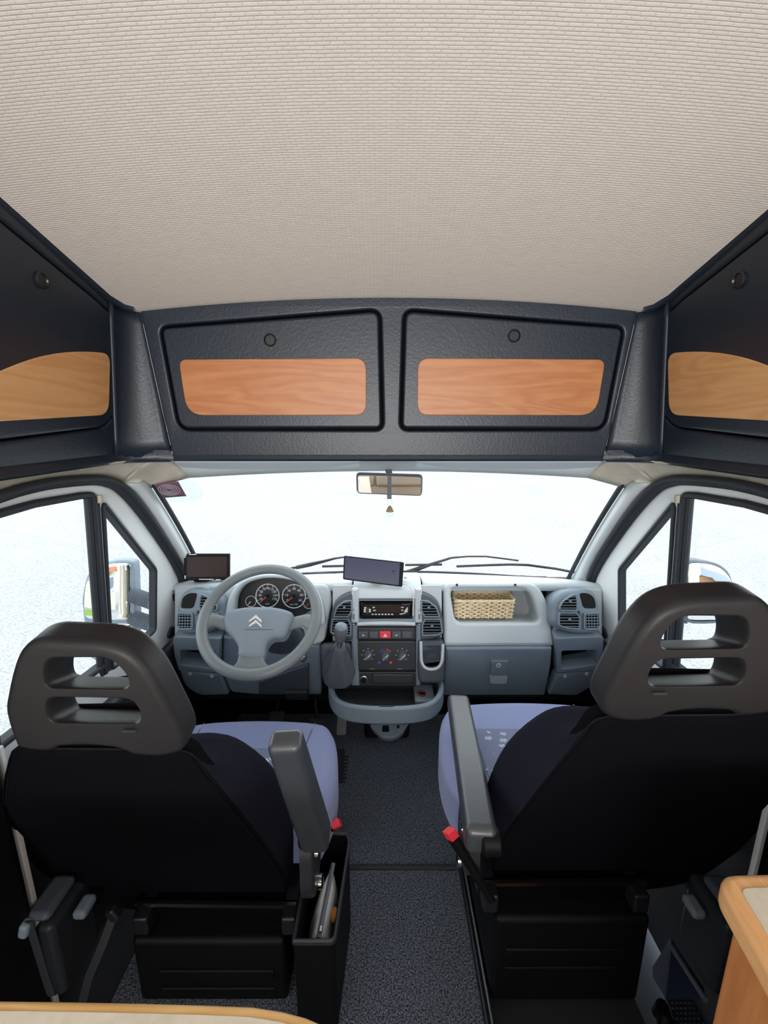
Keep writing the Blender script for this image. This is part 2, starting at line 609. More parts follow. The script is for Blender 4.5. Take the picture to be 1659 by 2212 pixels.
# ------------------------------------------------------------------ cab doors (traced on the left door plane, mirrored for the right)
DL = Pl((-.80, 0, .70), (.5, 0, -.055))
SEAL_OUT = [(-120, 1105), (0, 1063), (51, 1047), (127, 1034), (192, 1030.6), (228, 1034), (253, 1044.6), (278, 1060), (316, 1109), (354, 1167), (380, 1208), (397, 1246), (400, 1275)]
SEAL_IN = [(-120, 1117), (0, 1077), (51, 1063), (101, 1053), (192, 1044), (220, 1048), (253, 1066), (304, 1129), (354, 1203), (377, 1248), (381, 1279)]
SEAL_MID = [(-120, 1111), (0, 1070), (51, 1055), (114, 1043), (192, 1037), (224, 1041), (253, 1055), (290, 1094), (330, 1148), (367, 1205), (388, 1248), (391, 1277)]
def dpl(pts): return DL.tr(pts)
u_, v_ = 0, 1
# door plane coordinates: first = along the van (grows towards the front), second = up
front_x = DL.hit(391, 1277)
mid = spl(dpl(SEAL_MID), 4, closed=False)
bot = [(mid[-1][0] - .03, -.2), (mid[-1][0] - .06, -.60), (mid[0][0], -.60)]
door_outline = mid + bot
SILL = -.005
main = dpl([(-60, 1124), (0, 1104), (76, 1083), (177, 1066), (205, 1065)])
pa, pb = DL.hit(208, 1072), DL.hit(228, 1352)
k_ = (pb[0] - pa[0]) / (pb[1] - pa[1])
main_hole = rp(main[:-1] + [(pa[0], main[-1][1]), (pa[0] + k_ * (SILL - pa[1]), SILL), (main[0][0], SILL + .02)], [0, 0, 0, 0, .02, .02, 0])
qa, qb = DL.hit(222, 1096), DL.hit(236, 1352)
kq = (qb[0] - qa[0]) / (qb[1] - qa[1])
q_r1, q_r2 = DL.hit(338, 1229), DL.hit(337, 1375)
QS = -.035
quarter_hole = rp([DL.hit(226, 1086), q_r1, (q_r2[0], QS), (qa[0] + kq * (QS - qa[1]), QS), qa], [.012, .012, .02, .02, .01], 4)
for nm, s in (('door_1', False), ('door_2', True)):
    d = MB().plate(DL, door_outline, [main_hole, quarter_hole], -.022, 0, .012, 3).build(nm, 'paint', mx=s, kind='structure', wn=True)
    MB().ring(DL, main_hole, .016, -.02, .004, .004, -.002).build('window_seal', 'rubber', d, mx=s)
    qh = quarter_hole if area(quarter_hole) > 0 else quarter_hole[::-1]
    MB().ring(DL, qh, .011, -.02, .004, .003, -.002).build('quarter_seal', 'rubber', d, mx=s)
    MB().plate(DL, main_hole, (), -.016, -.012).build('window_pane', 'glass', d, mx=s, smooth=0)
    MB().plate(DL, quarter_hole, (), -.016, -.012).build('quarter_pane', 'glass', d, mx=s, smooth=0)
    # ribbed run channel behind the dividing post
    p = MB()
    for o_, r_ in ((-.046, .008), (-.030, .010), (-.014, .008)):
        p.tube([DL.pt(pa[0] + o_ + .018, pa[1], -.004), DL.pt(pb[0] + o_ + .018 + k_ * (SILL - pb[1]), SILL - .02, -.004)], r_, 8)
    p.build('dividing_post', 'rubber', d, mx=s)
    # rubber weatherstrip round the opening
    wsp = MB()
    for dd, r_ in ((.004, .013), (.018, .009)):
        wsp.tube([DL.pt(a, b, dd) for a, b in (mid if dd < .01 else off(mid, .006)[:-1])], r_, 10)
    wsp.build('weatherstrip', 'rubber', d, mx=s)
    # inner trim
    lo_ = [(mid[-1][0] - .03, -.13), (mid[-1][0] - .35, -.115), (mid[0][0], -.09), (mid[0][0], -.62), (mid[-1][0] - .06, -.62)]
    MB().plate(DL, rp(lo_, .02), (), -.01, .03, .02).build('door_panel', 'charcoal', d, mx=s, wn=True)
    MB().plate(DL, circ(*DL.hit(369, 1365), .028, 24, .022), (), -.002, .010, .006).build('speaker_cover', 'charcoal', d, mx=s, wn=True)
    MB().box(DL.at(216, 1078, .006), (.012, .014, .022)).build('window_catch', 'beige_felt', d, mx=s, bevel=.004)
    MB().box(at_x(112, 1938, -.735), (.05, .085, .022)).build('armrest', 'dash_dark', d, mx=s, bevel=.012)
    MB().box(at_x(118, 1945, -.745) + V((0, .02, -.12)), (.04, .12, .2)).build('door_pocket', 'charcoal', d, mx=s, bevel=.012)
    MB().box(at_x(183, 1958, -.70), (.03, .045, .022)).build('pull_handle', 'dash_mid', d, mx=s, bevel=.008)
    MB().plate(DL, rp([DL.hit(372, 1285), DL.hit(380, 1280), DL.hit(380, 1298), DL.hit(374, 1298)], .004), (), -.002, .012, .004).build('hinge_plug', 'seal_black', d, mx=s)

# A pillar trim, felt corners and headliner header
for nm, s in (('trim_1', False), ('trim_2', True)):
    so = [DL.at(*p, .0) for p in spl([(253, 1044.6), (278, 1060), (316, 1109), (354, 1167), (380, 1208), (397, 1246), (400, 1275)], 5, False)]
    n = len(so)
    we = [ws(-1, 1.0 - 1.06 * i / (n - 1)) for i in range(n)]
    rows = []
    for j in range(7):
        t = j / 6
        rows.append([so[i].lerp(we[i], t) + V((.022, -.022, .0)) * math.sin(math.pi * min(1, t * 1.05)) for i in range(n)])
    o = MB().grid(rows).build(nm, 'pillar_trim', mx=s, kind='structure', solid=.006, smooth=60)
    for (x, y) in ((316, 1064), (379, 1168)):
        p = at_x(x, y, -.735 if y < 1100 else -.79)
        MB().lathe([(0, .004), (.004, .003), (.005, 0), (.005, -.01)], p, (.6, -.75, .1), 10).build('trim_clip', 'rubber_grey', o, mx=s)
# header strip over the doors and windshield
hd = MB()
top_so = [DL.at(*p) for p in spl([(-120, 1105), (0, 1063), (51, 1047), (127, 1034), (192, 1030.6), (228, 1034), (256, 1047)], 4, False)]
for sx in (1, -1):
    n = len(top_so)
    inner = []
    for i in range(n):
        t = i / (n - 1)
        a = V((-.715, top_so[i].y - .01, 1.272)); b = V((-.63, 1.145, 1.284))
        inner.append(a.lerp(b, max(0, (t - .55) / .45) ** 1.5))
    rws = []
    for j in range(5):
        t = j / 4
        rws.append([V((sx * q.x, q.y, q.z)) for q in [(inner[i].lerp(top_so[i], t) + V((0, 0, .008 * math.sin(math.pi * t)))) for i in range(n)]])
    hd.grid(rws)
    # corner gusset between door top, pillar head and windshield head
    e0 = top_so[-1]; e1 = ws(-1, .94); e2 = ws(-.84, 1.0); e3 = V((-.63, 1.145, 1.284))
    gr = []
    for j in range(7):
        t = j / 6
        A = e3.lerp(e0, t) + V((0, 0, .008 * math.sin(math.pi * t)))
        B = (e2.lerp(e1, t))
        gr.append([V((sx * q.x, q.y, q.z)) for q in [A.lerp(B, k / 6) + V((0, 0, .012 * math.sin(math.pi * k / 6))) for k in range(7)]])
    hd.grid(gr)
hd.build('trim_3', 'beige_felt', kind='structure', solid=.006, smooth=60)
h2 = MB()
rws = []
for j in range(6):
    t = j / 5
    rws.append([V((x_ * .64, 1.15, 1.284)).lerp(ws(x_ * .88, 1.0), t) + V((0, 0, .02 * math.sin(math.pi * t))) for x_ in [-1 + 2 * k / 20 for k in range(21)]])
h2.grid(rws)
hdr = h2.build('trim_4', 'pillar_trim', kind='structure', solid=.006, smooth=60)
MB().plate(Pl((0, 1.20, 1.262), (0, -.35, -.9), (0, -1, 0)), rp([(-.085, -.05), (.085, -.05), (.075, .06), (-.075, .06)], .02), (), -.012, .012, .008).build('mirror_console', 'visor', hdr, wn=True)

# ================================================================== OVERHEAD LOCKERS
FC = Pl((0, 1.13, 1.46), (0, -1, 0))
def fcs(pts): return FC.tr(pts)
fl = thing('front_locker', 'dark blue-grey overhead locker above the windshield with two wood-inlaid flaps', 'locker', (0, 1.16, 1.285))
NC = 28
top = [(-.628 + 1.256 * i / NC, zc(-.628 + 1.256 * i / NC, 1.13) - 1.46 + .004) for i in range(NC + 1)]
body = top[::-1] + [(-.583, -.178), (.583, -.178)]
gap_px = [(344, 701), (803, 667), (823, 672), (827, 917), (820, 930), (401, 929), (376, 905)]
gL = rp(fcs([(342, 704), (823, 666), (829, 930), (384, 930)]), [.025, .03, .025, .035], 6)
dL = off(gL if area(gL) > 0 else gL[::-1], .0065)
wL = rp(fcs([(387, 777), (791, 774), (791, 897), (405, 897)]), [.02, .03, .03, .045], 6)
xm = .0085
def mir(p): return [(2 * xm - a, b) for a, b in p][::-1]
MB().plate(FC, body, [gL, mir(gL)], -.02, 0, .006).build('locker_body', 'locker', fl, wn=True)
lip = MB()
prof = [(1.131, 1.286), (1.128, 1.276), (1.132, 1.270), (1.145, 1.270), (1.16, 1.285), (1.16, 1.30)]
lip.loft([[(x, y, z) for y, z in prof] for x in (-.583, -.3, 0, .3, .583)], closed=True, cap=True)
lip.build('bottom_lip', 'locker', fl)
bk = MB(); bk.box((0, 1.165, 1.475), (1.2, .01, .36)); bk.build('recess_back', 'dark_hole', fl, smooth=0)
for dd, ww, mirr in ((dL, wL, False), (mir(dL), mir(wL), True)):
    dr = MB().plate(FC, dd, (), -.016, .001, .006).build('flap', 'locker', fl, wn=True)
    MB().plate(FC, ww, (), -.002, .0035, .002).build('wood_inlay', 'wood_x', dr, wn=True)
    c = FC.hit(584, 735); cx = c[0] if not mirr else FC.hit(1110, 726)[0]; cy = c[1] if not mirr else FC.hit(1110, 726)[1]
    kb = MB().lathe([(.016, 0), (.016, .004), (.0135, .006), (.012, .003), (.0, .003)], FC.pt(cx, cy, 0), FC.n, 20).build('lock_button', 'steel_dark', dr)

SL = Pl((-.70, 0, 1.285), (.415, 0, -.04))
for s, where in ((False, 'above the driver door'), (True, 'above the passenger door')):
    sl = thing('side_locker', 'dark blue-grey side locker with arched wood inlay ' + where, 'locker', ((.70 if s else -.70), .8, 1.285), 'side lockers')
    ys = [1.075, .95, .8, .65, .5, .35, .2]
    # plane coordinates: first = towards the back of the van
    yy = lambda Y: (V((-.7, Y, 0)) - V((-.7, 0, 0))).dot(SL.u)
    sg = 1 if SL.u.y > 0 else -1
    topl = [(sg * Y, (zc(-.66, Y) - 1.285) / SL.v.z + .002) for Y in ys]
    outl = topl + [(sg * .2, -.002), (sg * 1.075, -.002)]
    hole = rp(SL.tr([(-250, 263), (0, 472), (215, 650), (246, 680), (251, 720), (250, 895), (226, 925), (0, 955), (-250, 990)]), [.02, .3, .05, .04, .02, .02, .04, .3, .02], 5)
    hole_ = hole if area(hole) > 0 else hole[::-1]
    MB().plate(SL, outl, [hole_], -.02, 0, .007).build('locker_body', 'locker', sl, mx=s, wn=True)
    dr = MB().plate(SL, off(hole_, .004), (), -.016, .0005, .005).build('flap', 'locker', sl, mx=s, wn=True)
    wpts = spl(SL.tr([(-140, 868), (-60, 828), (0, 801), (45, 783), (83, 771), (124, 763), (165, 759.5), (200, 760)]), 3, False)
    wend = SL.tr([(236, 763), (233, 896), (0, 910), (-140, 920)])
    MB().plate(SL, rp(wpts + wend, [0] * len(wpts) + [.035, .035, 0, 0], 6), (), -.002, .003, .0015).build('wood_inlay', 'wood_y', dr, mx=s, wn=True)
    a, b = SL.hit(87, 605)
    MB().lathe([(.015, 0), (.015, .004), (.0125, .006), (.011, .003), (.0, .003)], SL.pt(a, b, 0), SL.n, 20).build('lock_button', 'steel_dark', dr, mx=s)
    MB().plate(SL, [(sg * .2, .0), (sg * 1.1, .0), (sg * 1.1, zc(-.66, 1.1) - 1.285), (sg * .2, zc(-.66, .2) - 1.285)], (), -.035, -.03).build('recess_back', 'dark_hole', sl, mx=s, smooth=0)
    # rounded corner column to the front locker
    rws = []
    for i in range(9):
        t = i / 8
        zb = 1.282 + (zc(-.64, 1.12) - 1.272) * t
        e = V((-.5862 - .0448 * t, 1.137, zb)); q = SL.pt(sg * 1.070, (zb - 1.285) / SL.v.z, .001)
        cxy = V((q.x - .004, 1.130, zb))
        fl_ = .012 * (1 - t) ** 4
        rws.append([(e * (1 - k) ** 2 + cxy * 2 * k * (1 - k) + q * k * k) + V((fl_ * math.sin(math.pi * k) * .5, -fl_ * math.sin(math.pi * k), 0)) for k in [j / 12 for j in range(13)]])
    MB().grid(rws).build('corner_column', 'locker', sl, mx=s, solid=.01, smooth=60)
    # lower lip
    rws = []
    for (Y, x) in ((.2, -.70), (.5, -.70), (.8, -.70), (1.0, -.70), (1.065, -.70), (1.088, -.690), (1.106, -.665), (1.119, -.630), (1.128, -.5855)):
        rws.append([(x - .004, Y, 1.30), (x + .006, Y, 1.288), (x + .008, Y - .002, 1.276), (x - .006, Y + .002, 1.268), (x - .03, Y + .01, 1.272), (x - .03, Y + .01, 1.30)])
    MB().loft(rws, True, True).build('bottom_lip', 'locker', sl, mx=s, smooth=60)
    # top moulding along the headliner
    MB().tube([(-.662, Y, zc(-.66, Y) - .006) for Y in (.2, .4, .5, .6, .8, 1.0, 1.06)] + [(-.652, 1.10, zc(-.65, 1.1) - .006), (-.636, 1.116, zc(-.62, 1.13) - .004)], .010, 8).build('top_moulding', 'locker', sl, mx=s)

# ================================================================== DASHBOARD
UP = Pl((0, 1.405, .665), (0, -.20, .055))      # upper face, leans back
LO = Pl((0, 1.385, .55), (0, -.22, -.055))      # lower face, leans under
dash = thing('dashboard', 'wide light grey dashboard under the windshield', 'dashboard', (0, 1.5, .34))
def bx(X): return 1.725 - .115 * min(1.05, abs(X) / .752) ** 2
cols = [-.80 + 1.6 * i / 40 for i in range(17)] + [-.13, -.07, 0, .07, .13] + [-.80 + 1.6 * i / 40 for i in range(24, 41)]
rws = []
for X in cols:
    e = max(0, (abs(X) - .66) / .14)
    yb = bx(X); dz = -.012 * e * e
    rws.append([(X, yb + .03, .715), (X, yb - .012, .732), (X, yb - .03, .742), (X, yb * .6 + 1.46 * .4, .766 + dz), (X, 1.50, .786 + dz), (X, 1.468, .792 + dz), (X, 1.455, .790 + dz), (X, 1.448, .784 + dz), (X, 1.446, .765)])
dt = MB().grid(rws[:18]); dt.grid([r[:4] for r in rws[17:22]]); dt.grid(rws[21:])
dt.build('dash_top', 'dash_grey', dash, solid=.004, smooth=60)
# defroster slots along the glass
for x0, x1, y0, y1 in ((668, 727, 1241, 1241), (876, 916, 1241, 1241), (964, 1082, 1242.5, 1245.5), (1122, 1176, 1247, 1249)):
    a, b = at_z(x0, y0, .748), at_z(x1, y1, .751)
    MB().box((a + b) / 2 + V((0, 0, .003)), ((b - a).length, .012, .006), Matrix.Rotation(math.atan2(b.y - a.y, b.x - a.x), 3, 'Z')).build('defroster_slot', 'rubber', dash, bevel=.002)
# backing behind the face panels
f = MB()
f.box((-.47, 1.475, .55), (.64, .02, .42)); f.box((.71, 1.475, .55), (.17, .02, .42)); f.box((.42, 1.60, .66), (.46, .02, .2)); f.box((.42, 1.475, .45), (.46, .02, .22))
f.box((-.50, 1.60, .335), (.6, .36, .012)); f.box((.50, 1.60, .335), (.56, .36, .012))
for k in range(0, len(f.v), 8):
    g_ = MB(); g_.v = f.v[k:k + 8]; g_.f = f.f[:6]; g_.build('dash_core', 'seal_black', dash, smooth=0)
XM = 839.
def up(pts, r=0, n=5): return rp(UP.tr(pts), r, n)
def lo(pts, r=0, n=5): return rp(LO.tr(pts), r, n)
# driver side face
for m in (False, True):
    MB().plate(UP, up([(2 * XM - x if m else x, y) for x, y in ((374, 1272), (452, 1268), (486, 1376), (374, 1376))], .01), (), -.04, -.006, .008).build('side_face', 'dash_grey', dash, wn=True)
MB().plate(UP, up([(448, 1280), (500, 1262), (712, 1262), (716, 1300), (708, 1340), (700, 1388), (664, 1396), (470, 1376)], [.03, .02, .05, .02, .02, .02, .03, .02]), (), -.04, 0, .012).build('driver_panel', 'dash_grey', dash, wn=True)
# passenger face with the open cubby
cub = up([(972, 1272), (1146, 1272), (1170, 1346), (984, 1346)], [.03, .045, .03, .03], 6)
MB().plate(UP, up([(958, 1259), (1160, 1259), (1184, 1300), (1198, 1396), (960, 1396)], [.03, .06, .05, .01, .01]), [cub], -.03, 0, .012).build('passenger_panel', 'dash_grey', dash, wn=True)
cub_in = off(cub if area(cub) > 0 else cub[::-1], -.004)
cc = MB()
r0 = [UP.pt(a, b, -.012) for a, b in cub_in]
r1 = [p + V((0, .11, -.012 if p.z > .70 else -.02)) for p in r0]
r2 = [p + V((0, .012, 0)) + (sum(r1, V()) / len(r1) - p) * .12 for p in r1]
cc.loft([r0, r1, r2], True, False); cc.f.append(tuple(range(2 * len(r0), 3 * len(r0))))
cc.build('cubby_bin', 'dash_grey', dash, smooth=50)
for (x, y) in ((987, 1263.5), (1113, 1263.5)):
    MB().lathe([(.005, 0), (.004, .002), (0, .002)], UP.at(x, y), UP.n, 10).build('cubby_screw', 'rubber', dash)
# glovebox
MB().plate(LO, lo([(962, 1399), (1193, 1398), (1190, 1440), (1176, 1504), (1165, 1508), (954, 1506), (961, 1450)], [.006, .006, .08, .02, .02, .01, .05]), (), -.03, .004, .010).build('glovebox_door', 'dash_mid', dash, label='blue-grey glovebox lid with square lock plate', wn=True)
gl = dash.children[-1]
MB().plate(LO, lo([(1057, 1450), (1096, 1450), (1094, 1475), (1058, 1475)], .012), (), .003, .0055, .002).build('pull_recess', 'dash_grey', gl, wn=True)
MB().plate(LO, lo([(1058.5, 1423), (1097, 1423), (1096, 1455), (1058.5, 1455)], .008), (), .0, .012, .004).build('lock_plate', 'dash_mid', gl, wn=True)
MB().lathe([(.0095, 0), (.0095, .002), (.007, .003), (.006, .0015), (0, .0015)], LO.at(1077, 1437, .012), LO.n, 16).build('lock_cylinder', 'dash_grey', gl)
MB().box(LO.at(1077, 1437, .0145), (.0025, .002, .008)).build('keyhole', 'black', gl, smooth=0)
def mx_(pts, m): return [(2 * XM - p[0], p[1]) for p in pts][::-1] if m else pts
for m in (False, True):
    pk = lo(mx_([(392, 1399), (467, 1401), (468, 1441), (392, 1431)], m), [.008] * 4)
    MB().plate(LO, lo(mx_([(376, 1369), (481, 1374), (477, 1450), (388, 1444), (378, 1410)], m), [.02, .006, .004, .01, .02]), [pk], -.03, .012, .006, hk=.4).build('side_panel', 'dash_mid', dash, wn=True)
    pb_ = MB()
    q0 = [LO.pt(a, b, .002) for a, b in (pk if area(pk) > 0 else pk[::-1])]; q1 = [p + V((0, .075, .006)) for p in q0]
    pb_.loft([q0, q1], True, False); pb_.f.append(tuple(range(len(q0), 2 * len(q0))))
    pb_.build('side_pocket', 'dash_mid', dash, smooth=30)
    pan = MB().plate(LO, lo(mx_([(388, 1444), (477, 1453), (496, 1499), (434, 1502), (398, 1480)], m), [.006, .006, .01, .03, .03]), (), -.03, .008, .012).build('fuse_panel', 'dash_mid', dash, wn=True)
    for x, y in ((411, 1455), (458, 1460)):
        p = mx_([(x, y)], m)[0]
        MB().lathe([(.007, 0), (.007, .0025), (.0055, .0035), (.0045, .001), (0, .001)], LO.at(p[0], p[1], .008), LO.n, 14).build('panel_screw', 'dash_grey', pan)
# knee panel, column shroud, lower steel edge
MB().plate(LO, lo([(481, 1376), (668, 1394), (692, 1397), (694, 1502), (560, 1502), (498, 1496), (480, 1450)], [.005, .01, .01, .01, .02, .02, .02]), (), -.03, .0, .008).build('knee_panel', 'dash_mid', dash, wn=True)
MB().plate(LO, lo([(560, 1468), (668, 1430), (668, 1492), (620, 1496), (560, 1496)], .01), (), -.005, .012, .006).build('fuse_cover', 'dash_dark', dash, wn=True)
MB().plate(LO, lo([(618, 1482), (668, 1482), (668, 1500), (624, 1500)], .008), (), .0, .03, .008).build('bonnet_release', 'charcoal', dash, wn=True)
sh = MB(); sh.loft([[V((-.385 + r * math.cos(a) * .075, y, z + r * math.sin(a) * .06)) for a in [2 * math.pi * k / 16 for k in range(16)]] for y, z, r in ((1.26, .72, .7), (1.30, .68, 1), (1.37, .62, 1.15), (1.46, .57, 1.2))])
sh.build('column_shroud', 'dash_dark', dash, smooth=60)
MB().lathe([(.012, 0), (.013, .006), (.009, .012), (.0, .012)], at_y(655, 1422, 1.36), (.6, -.7, .1), 14).build('ignition_barrel', 'alu', dash)
MB().tube([at_y(470, 1332, 1.30), at_y(455, 1330, 1.27), at_y(445, 1327, 1.25)], [.007, .009, .008], 8).build('indicator_stalk', 'wheel_grey', dash)
MB().tube([at_y(648, 1340, 1.32), at_y(672, 1325, 1.29), at_y(684, 1318, 1.27)], [.007, .008, .008], 8).build('wiper_stalk', 'wheel_grey', dash)

# instrument binnacle
IP = Pl((0, 1.425, .69), (0, -.97, .25))
ho = up([(488, 1348), (498, 1290), (520, 1254), (560, 1239), (610, 1238), (655, 1248), (688, 1272), (702, 1310), (706, 1348)], [.02, .05, .05, .05, .05, .05, .05, .05, .02], 4)
hi = up([(512, 1346), (516, 1285), (533, 1260), (570, 1247), (612, 1247), (648, 1256), (672, 1275), (686, 1310), (690, 1346)], [.02, .05, .05, .05, .05, .05, .05, .05, .02], 4)
MB().plate(UP, ho, [hi], -.02, .035, .010, 3).build('binnacle_hood', 'dash_grey', dash, wn=True)
cl = MB().plate(UP, off(hi if area(hi) > 0 else hi[::-1], -.004), (), .001, .004).build('instrument_cluster', 'steel_dark', dash, label='dark instrument cluster with two round dials', smooth=0)
def glyph(txt, pl, a, b, d, size, name, m, parent, rot=0.):
    cu = bpy.data.curves.new(name, 'FONT'); cu.body = txt; cu.size = size; cu.align_x = 'CENTER'; cu.align_y = 'CENTER'; cu.extrude = .0003
    to = bpy.data.objects.new(name, cu); COL.objects.link(to)
    dg = bpy.context.evaluated_depsgraph_get()
    me = bpy.data.meshes.new_from_object(to.evaluated_get(dg))
    bpy.data.objects.remove(to)
    mb = MB(); cr, sr = math.cos(rot), math.sin(rot)
    mb.add([pl.pt(a + v.co.x * cr - v.co.y * sr, b + v.co.x * sr + v.co.y * cr, d + v.co.z) for v in me.vertices], [tuple(p.vertices) for p in me.polygons])
    bpy.data.meshes.remove(me)
    if name is None: return mb
    return mb.build(name, m, parent, smooth=0)
def dial(x, y, rpx, labels, a0, a1, needle, unit):
    a, b = UP.hit(x, y, .004); r = abs(UP.hit(x + rpx, y, .004)[0] - a)
    MB().plate(UP, circ(a, b, r, 40), [circ(a, b, r * .93, 40)], .003, .0062, .001, 2).build('dial_ring', 'white_mark', cl, smooth=60)
    tk = MB(); n = len(labels) * 1
    for i in range(n):
        th = math.radians(a0 + (a1 - a0) * i / (n - 1)); c, s = math.cos(th), math.sin(th)
        p = UP.pt(a + c * r * .86, b + s * r * .86, .0048); q = UP.u * c + UP.v * s
        R = Matrix((q, UP.n.cross(q), UP.n)).transposed()
        tk.box(p, (r * .12, r * .035, .0006), R)
    tk.build('tick_marks', 'white_mark', cl, smooth=0, kind='stuff')
    for i, t in enumerate(labels):
        th = math.radians(a0 + (a1 - a0) * i / (n - 1))
        glyph(t, UP, a + math.cos(th) * r * .62, b + math.sin(th) * r * .62, .0046, r * .27, 'dial_numeral', 'white_mark', cl)
    glyph(unit, UP, a, b - r * .66, .0046, r * .16, 'dial_unit', 'white_mark', cl)
    th = math.radians(needle); q = UP.u * math.cos(th) + UP.v * math.sin(th); w = UP.n.cross(q); o = UP.pt(a, b, .0075)
    MB().loft([[o + q * (r * k) + w * (r * h) + UP.n * z for h, z in ((-g_, 0), (g_, 0), (g_, .001), (-g_, .001))] for k, g_ in ((-.1, .05), (.85, .025))]).build('needle', 'needle', cl, smooth=0)
    MB().lathe([(r * .13, 0), (r * .12, .004), (0, .0045)], UP.pt(a, b, .005), UP.n, 14).build('dial_hub', 'black', cl)
dial(578, 1287, 26, ['10', '30', '50', '70', '90', '110', '130', '150', '170'], 205, -25, 222, 'km/h')
dial(635, 1288, 26, ['0', '10', '20', '30', '40', '50', '60'], 212, -32, 218, 'rpm x100')
for x, y, rr in ((542, 1299, 12), (667, 1303, 12)):
    a, b = UP.hit(x, y, .004); r = abs(UP.hit(x + rr, y, .004)[0] - a)
    MB().plate(UP, circ(a, b, r, 30), [circ(a, b, r * .9, 30)], .003, .0055, .0006, 2).build('gauge_ring', 'white_mark', cl, smooth=60)
    th = 4.0 if x < 600 else -2.2
    q = UP.u * math.cos(th) + UP.v * math.sin(th); w = UP.n.cross(q)
    MB().loft([[UP.pt(a, b, .006) + q * (r * k) + w * (r * h) for h in (-.07, .07)] for k in (0, .7)], False, False).build('needle', 'needle' if x > 600 else 'white_mark', cl, smooth=0)

# air vents -------------------------------------------------------------------
def xs_at(poly, b):
    xs = []
    for i in range(len(poly)):
        p, q = poly[i - 1], poly[i]
        if (p[1] - b) * (q[1] - b) < 0:
            xs.append(p[0] + (q[0] - p[0]) * (b - p[1]) / (q[1] - p[1]))
    return (min(xs), max(xs)) if len(xs) > 1 else None
def vent(pl, poly, base, ns, parent, nv=0, name='air_vent', frame='dash_dark', tab=True):
    poly = poly if area(poly) > 0 else poly[::-1]
    vt = MB().plate(pl, off(poly, -.0005), (), base + .0005, base + .002).build(name, 'dark_hole', parent, smooth=0)
    MB().ring(pl, poly, .0048, base, base + .0105, .0015, -.002).build('vent_frame', frame, vt)
    b0, b1 = min(p[1] for p in poly), max(p[1] for p in poly)
    for i in range(ns):
        b = b0 + (b1 - b0) * (i + .8) / (ns + .6)
        x = xs_at(poly, b)
        if not x: continue
        c = pl.pt((x[0] + x[1]) / 2, b, base + .0055)
        R = Matrix((pl.u, pl.n, pl.v)).transposed() @ Matrix.Rotation(.35, 3, 'X')
        MB().box(c, (x[1] - x[0] - .003, .006, .0018), R).build('slat', frame, vt, smooth=0)
    a0, a1 = min(p[0] for p in poly), max(p[0] for p in poly)
    for i in range(nv):
        a = a0 + (a1 - a0) * (i + .8) / (nv + .6)
        R = Matrix((pl.u, pl.n, pl.v)).transposed()
        MB().box(pl.pt(a, (b0 + b1) / 2, base + .0045), (.0016, .004, b1 - b0 - .004), R).build('vertical_slat', frame, vt, smooth=0)
    if tab:
        b = b0 + (b1 - b0) * .58
        x = xs_at(poly, b)
        MB().box(pl.pt((x[0] + x[1]) / 2, b, base + .009), (.009, .008, .008), Matrix((pl.u, pl.n, pl.v)).transposed()).build('vent_tab', 'dash_mid', vt, bevel=.002)
    return vt
for m in (True, False):
    POD = mx_([(1193, 1298), (1205, 1284), (1222, 1276), (1268, 1273), (1287, 1280), (1296, 1302), (1300, 1335), (1296, 1362), (1284, 1371), (1240, 1371), (1200, 1358), (1191, 1345)], m)
    d_ = .045
    pod = MB().plate(UP, rp(UP.tr(POD, d_), .03, 4), (), -.03, d_, .022, 5).build('vent_pod', 'dash_mid', dash, wn=True, label='rounded grey air vent pod by the ' + ('driver' if m else 'passenger') + ' door')
    t = lambda pts, r=.006: rp(UP.tr(mx_(pts, m), d_), r, 4)
    # each vent is a part of the dashboard
    vent(UP, t([(1207, 1310), (1214, 1298), (1232, 1286), (1242, 1284), (1245, 1300), (1245, 1318), (1207, 1318)]), d_, 5, dash, frame='dash_mid')
    vent(UP, t([(1206, 1323), (1244, 1323), (1251, 1334), (1250, 1358), (1222, 1356), (1205, 1350)]), d_, 5, dash, frame='dash_mid')
    vent(UP, t([(1260, 1324), (1292, 1323), (1294, 1352), (1290, 1358), (1260, 1358)]), d_, 5, dash, 5, 'demister_grille', 'dash_mid', tab=False)
    pk = t([(1251, 1281), (1270, 1281), (1283, 1290), (1288, 1314), (1260, 1314)], .012)
    MB().plate(UP, pk, (), d_ - .001, d_ + .002, .001, 2).build('dark_pocket', 'black', dash, wn=True)
    tw = MB().box(UP.at(*mx_([(1251.5, 1325)], m)[0], d_ + .003), (.007, .02, .006), Matrix((UP.u, UP.v, UP.n)).transposed()).build('vent_wheel', 'dash_dark', dash, bevel=.002)

# ================================================================== CENTRE CONSOLE
CN = Pl((0, 1.385, .60), (0, -.33, .045))
con = thing('center_console', 'dark grey centre console with heater knobs, vents and a deep tray', 'console', (0, 1.45, .34))
def cn(pts, r=0, n=5, d=0.): return rp(CN.tr(pts, d), r, n)
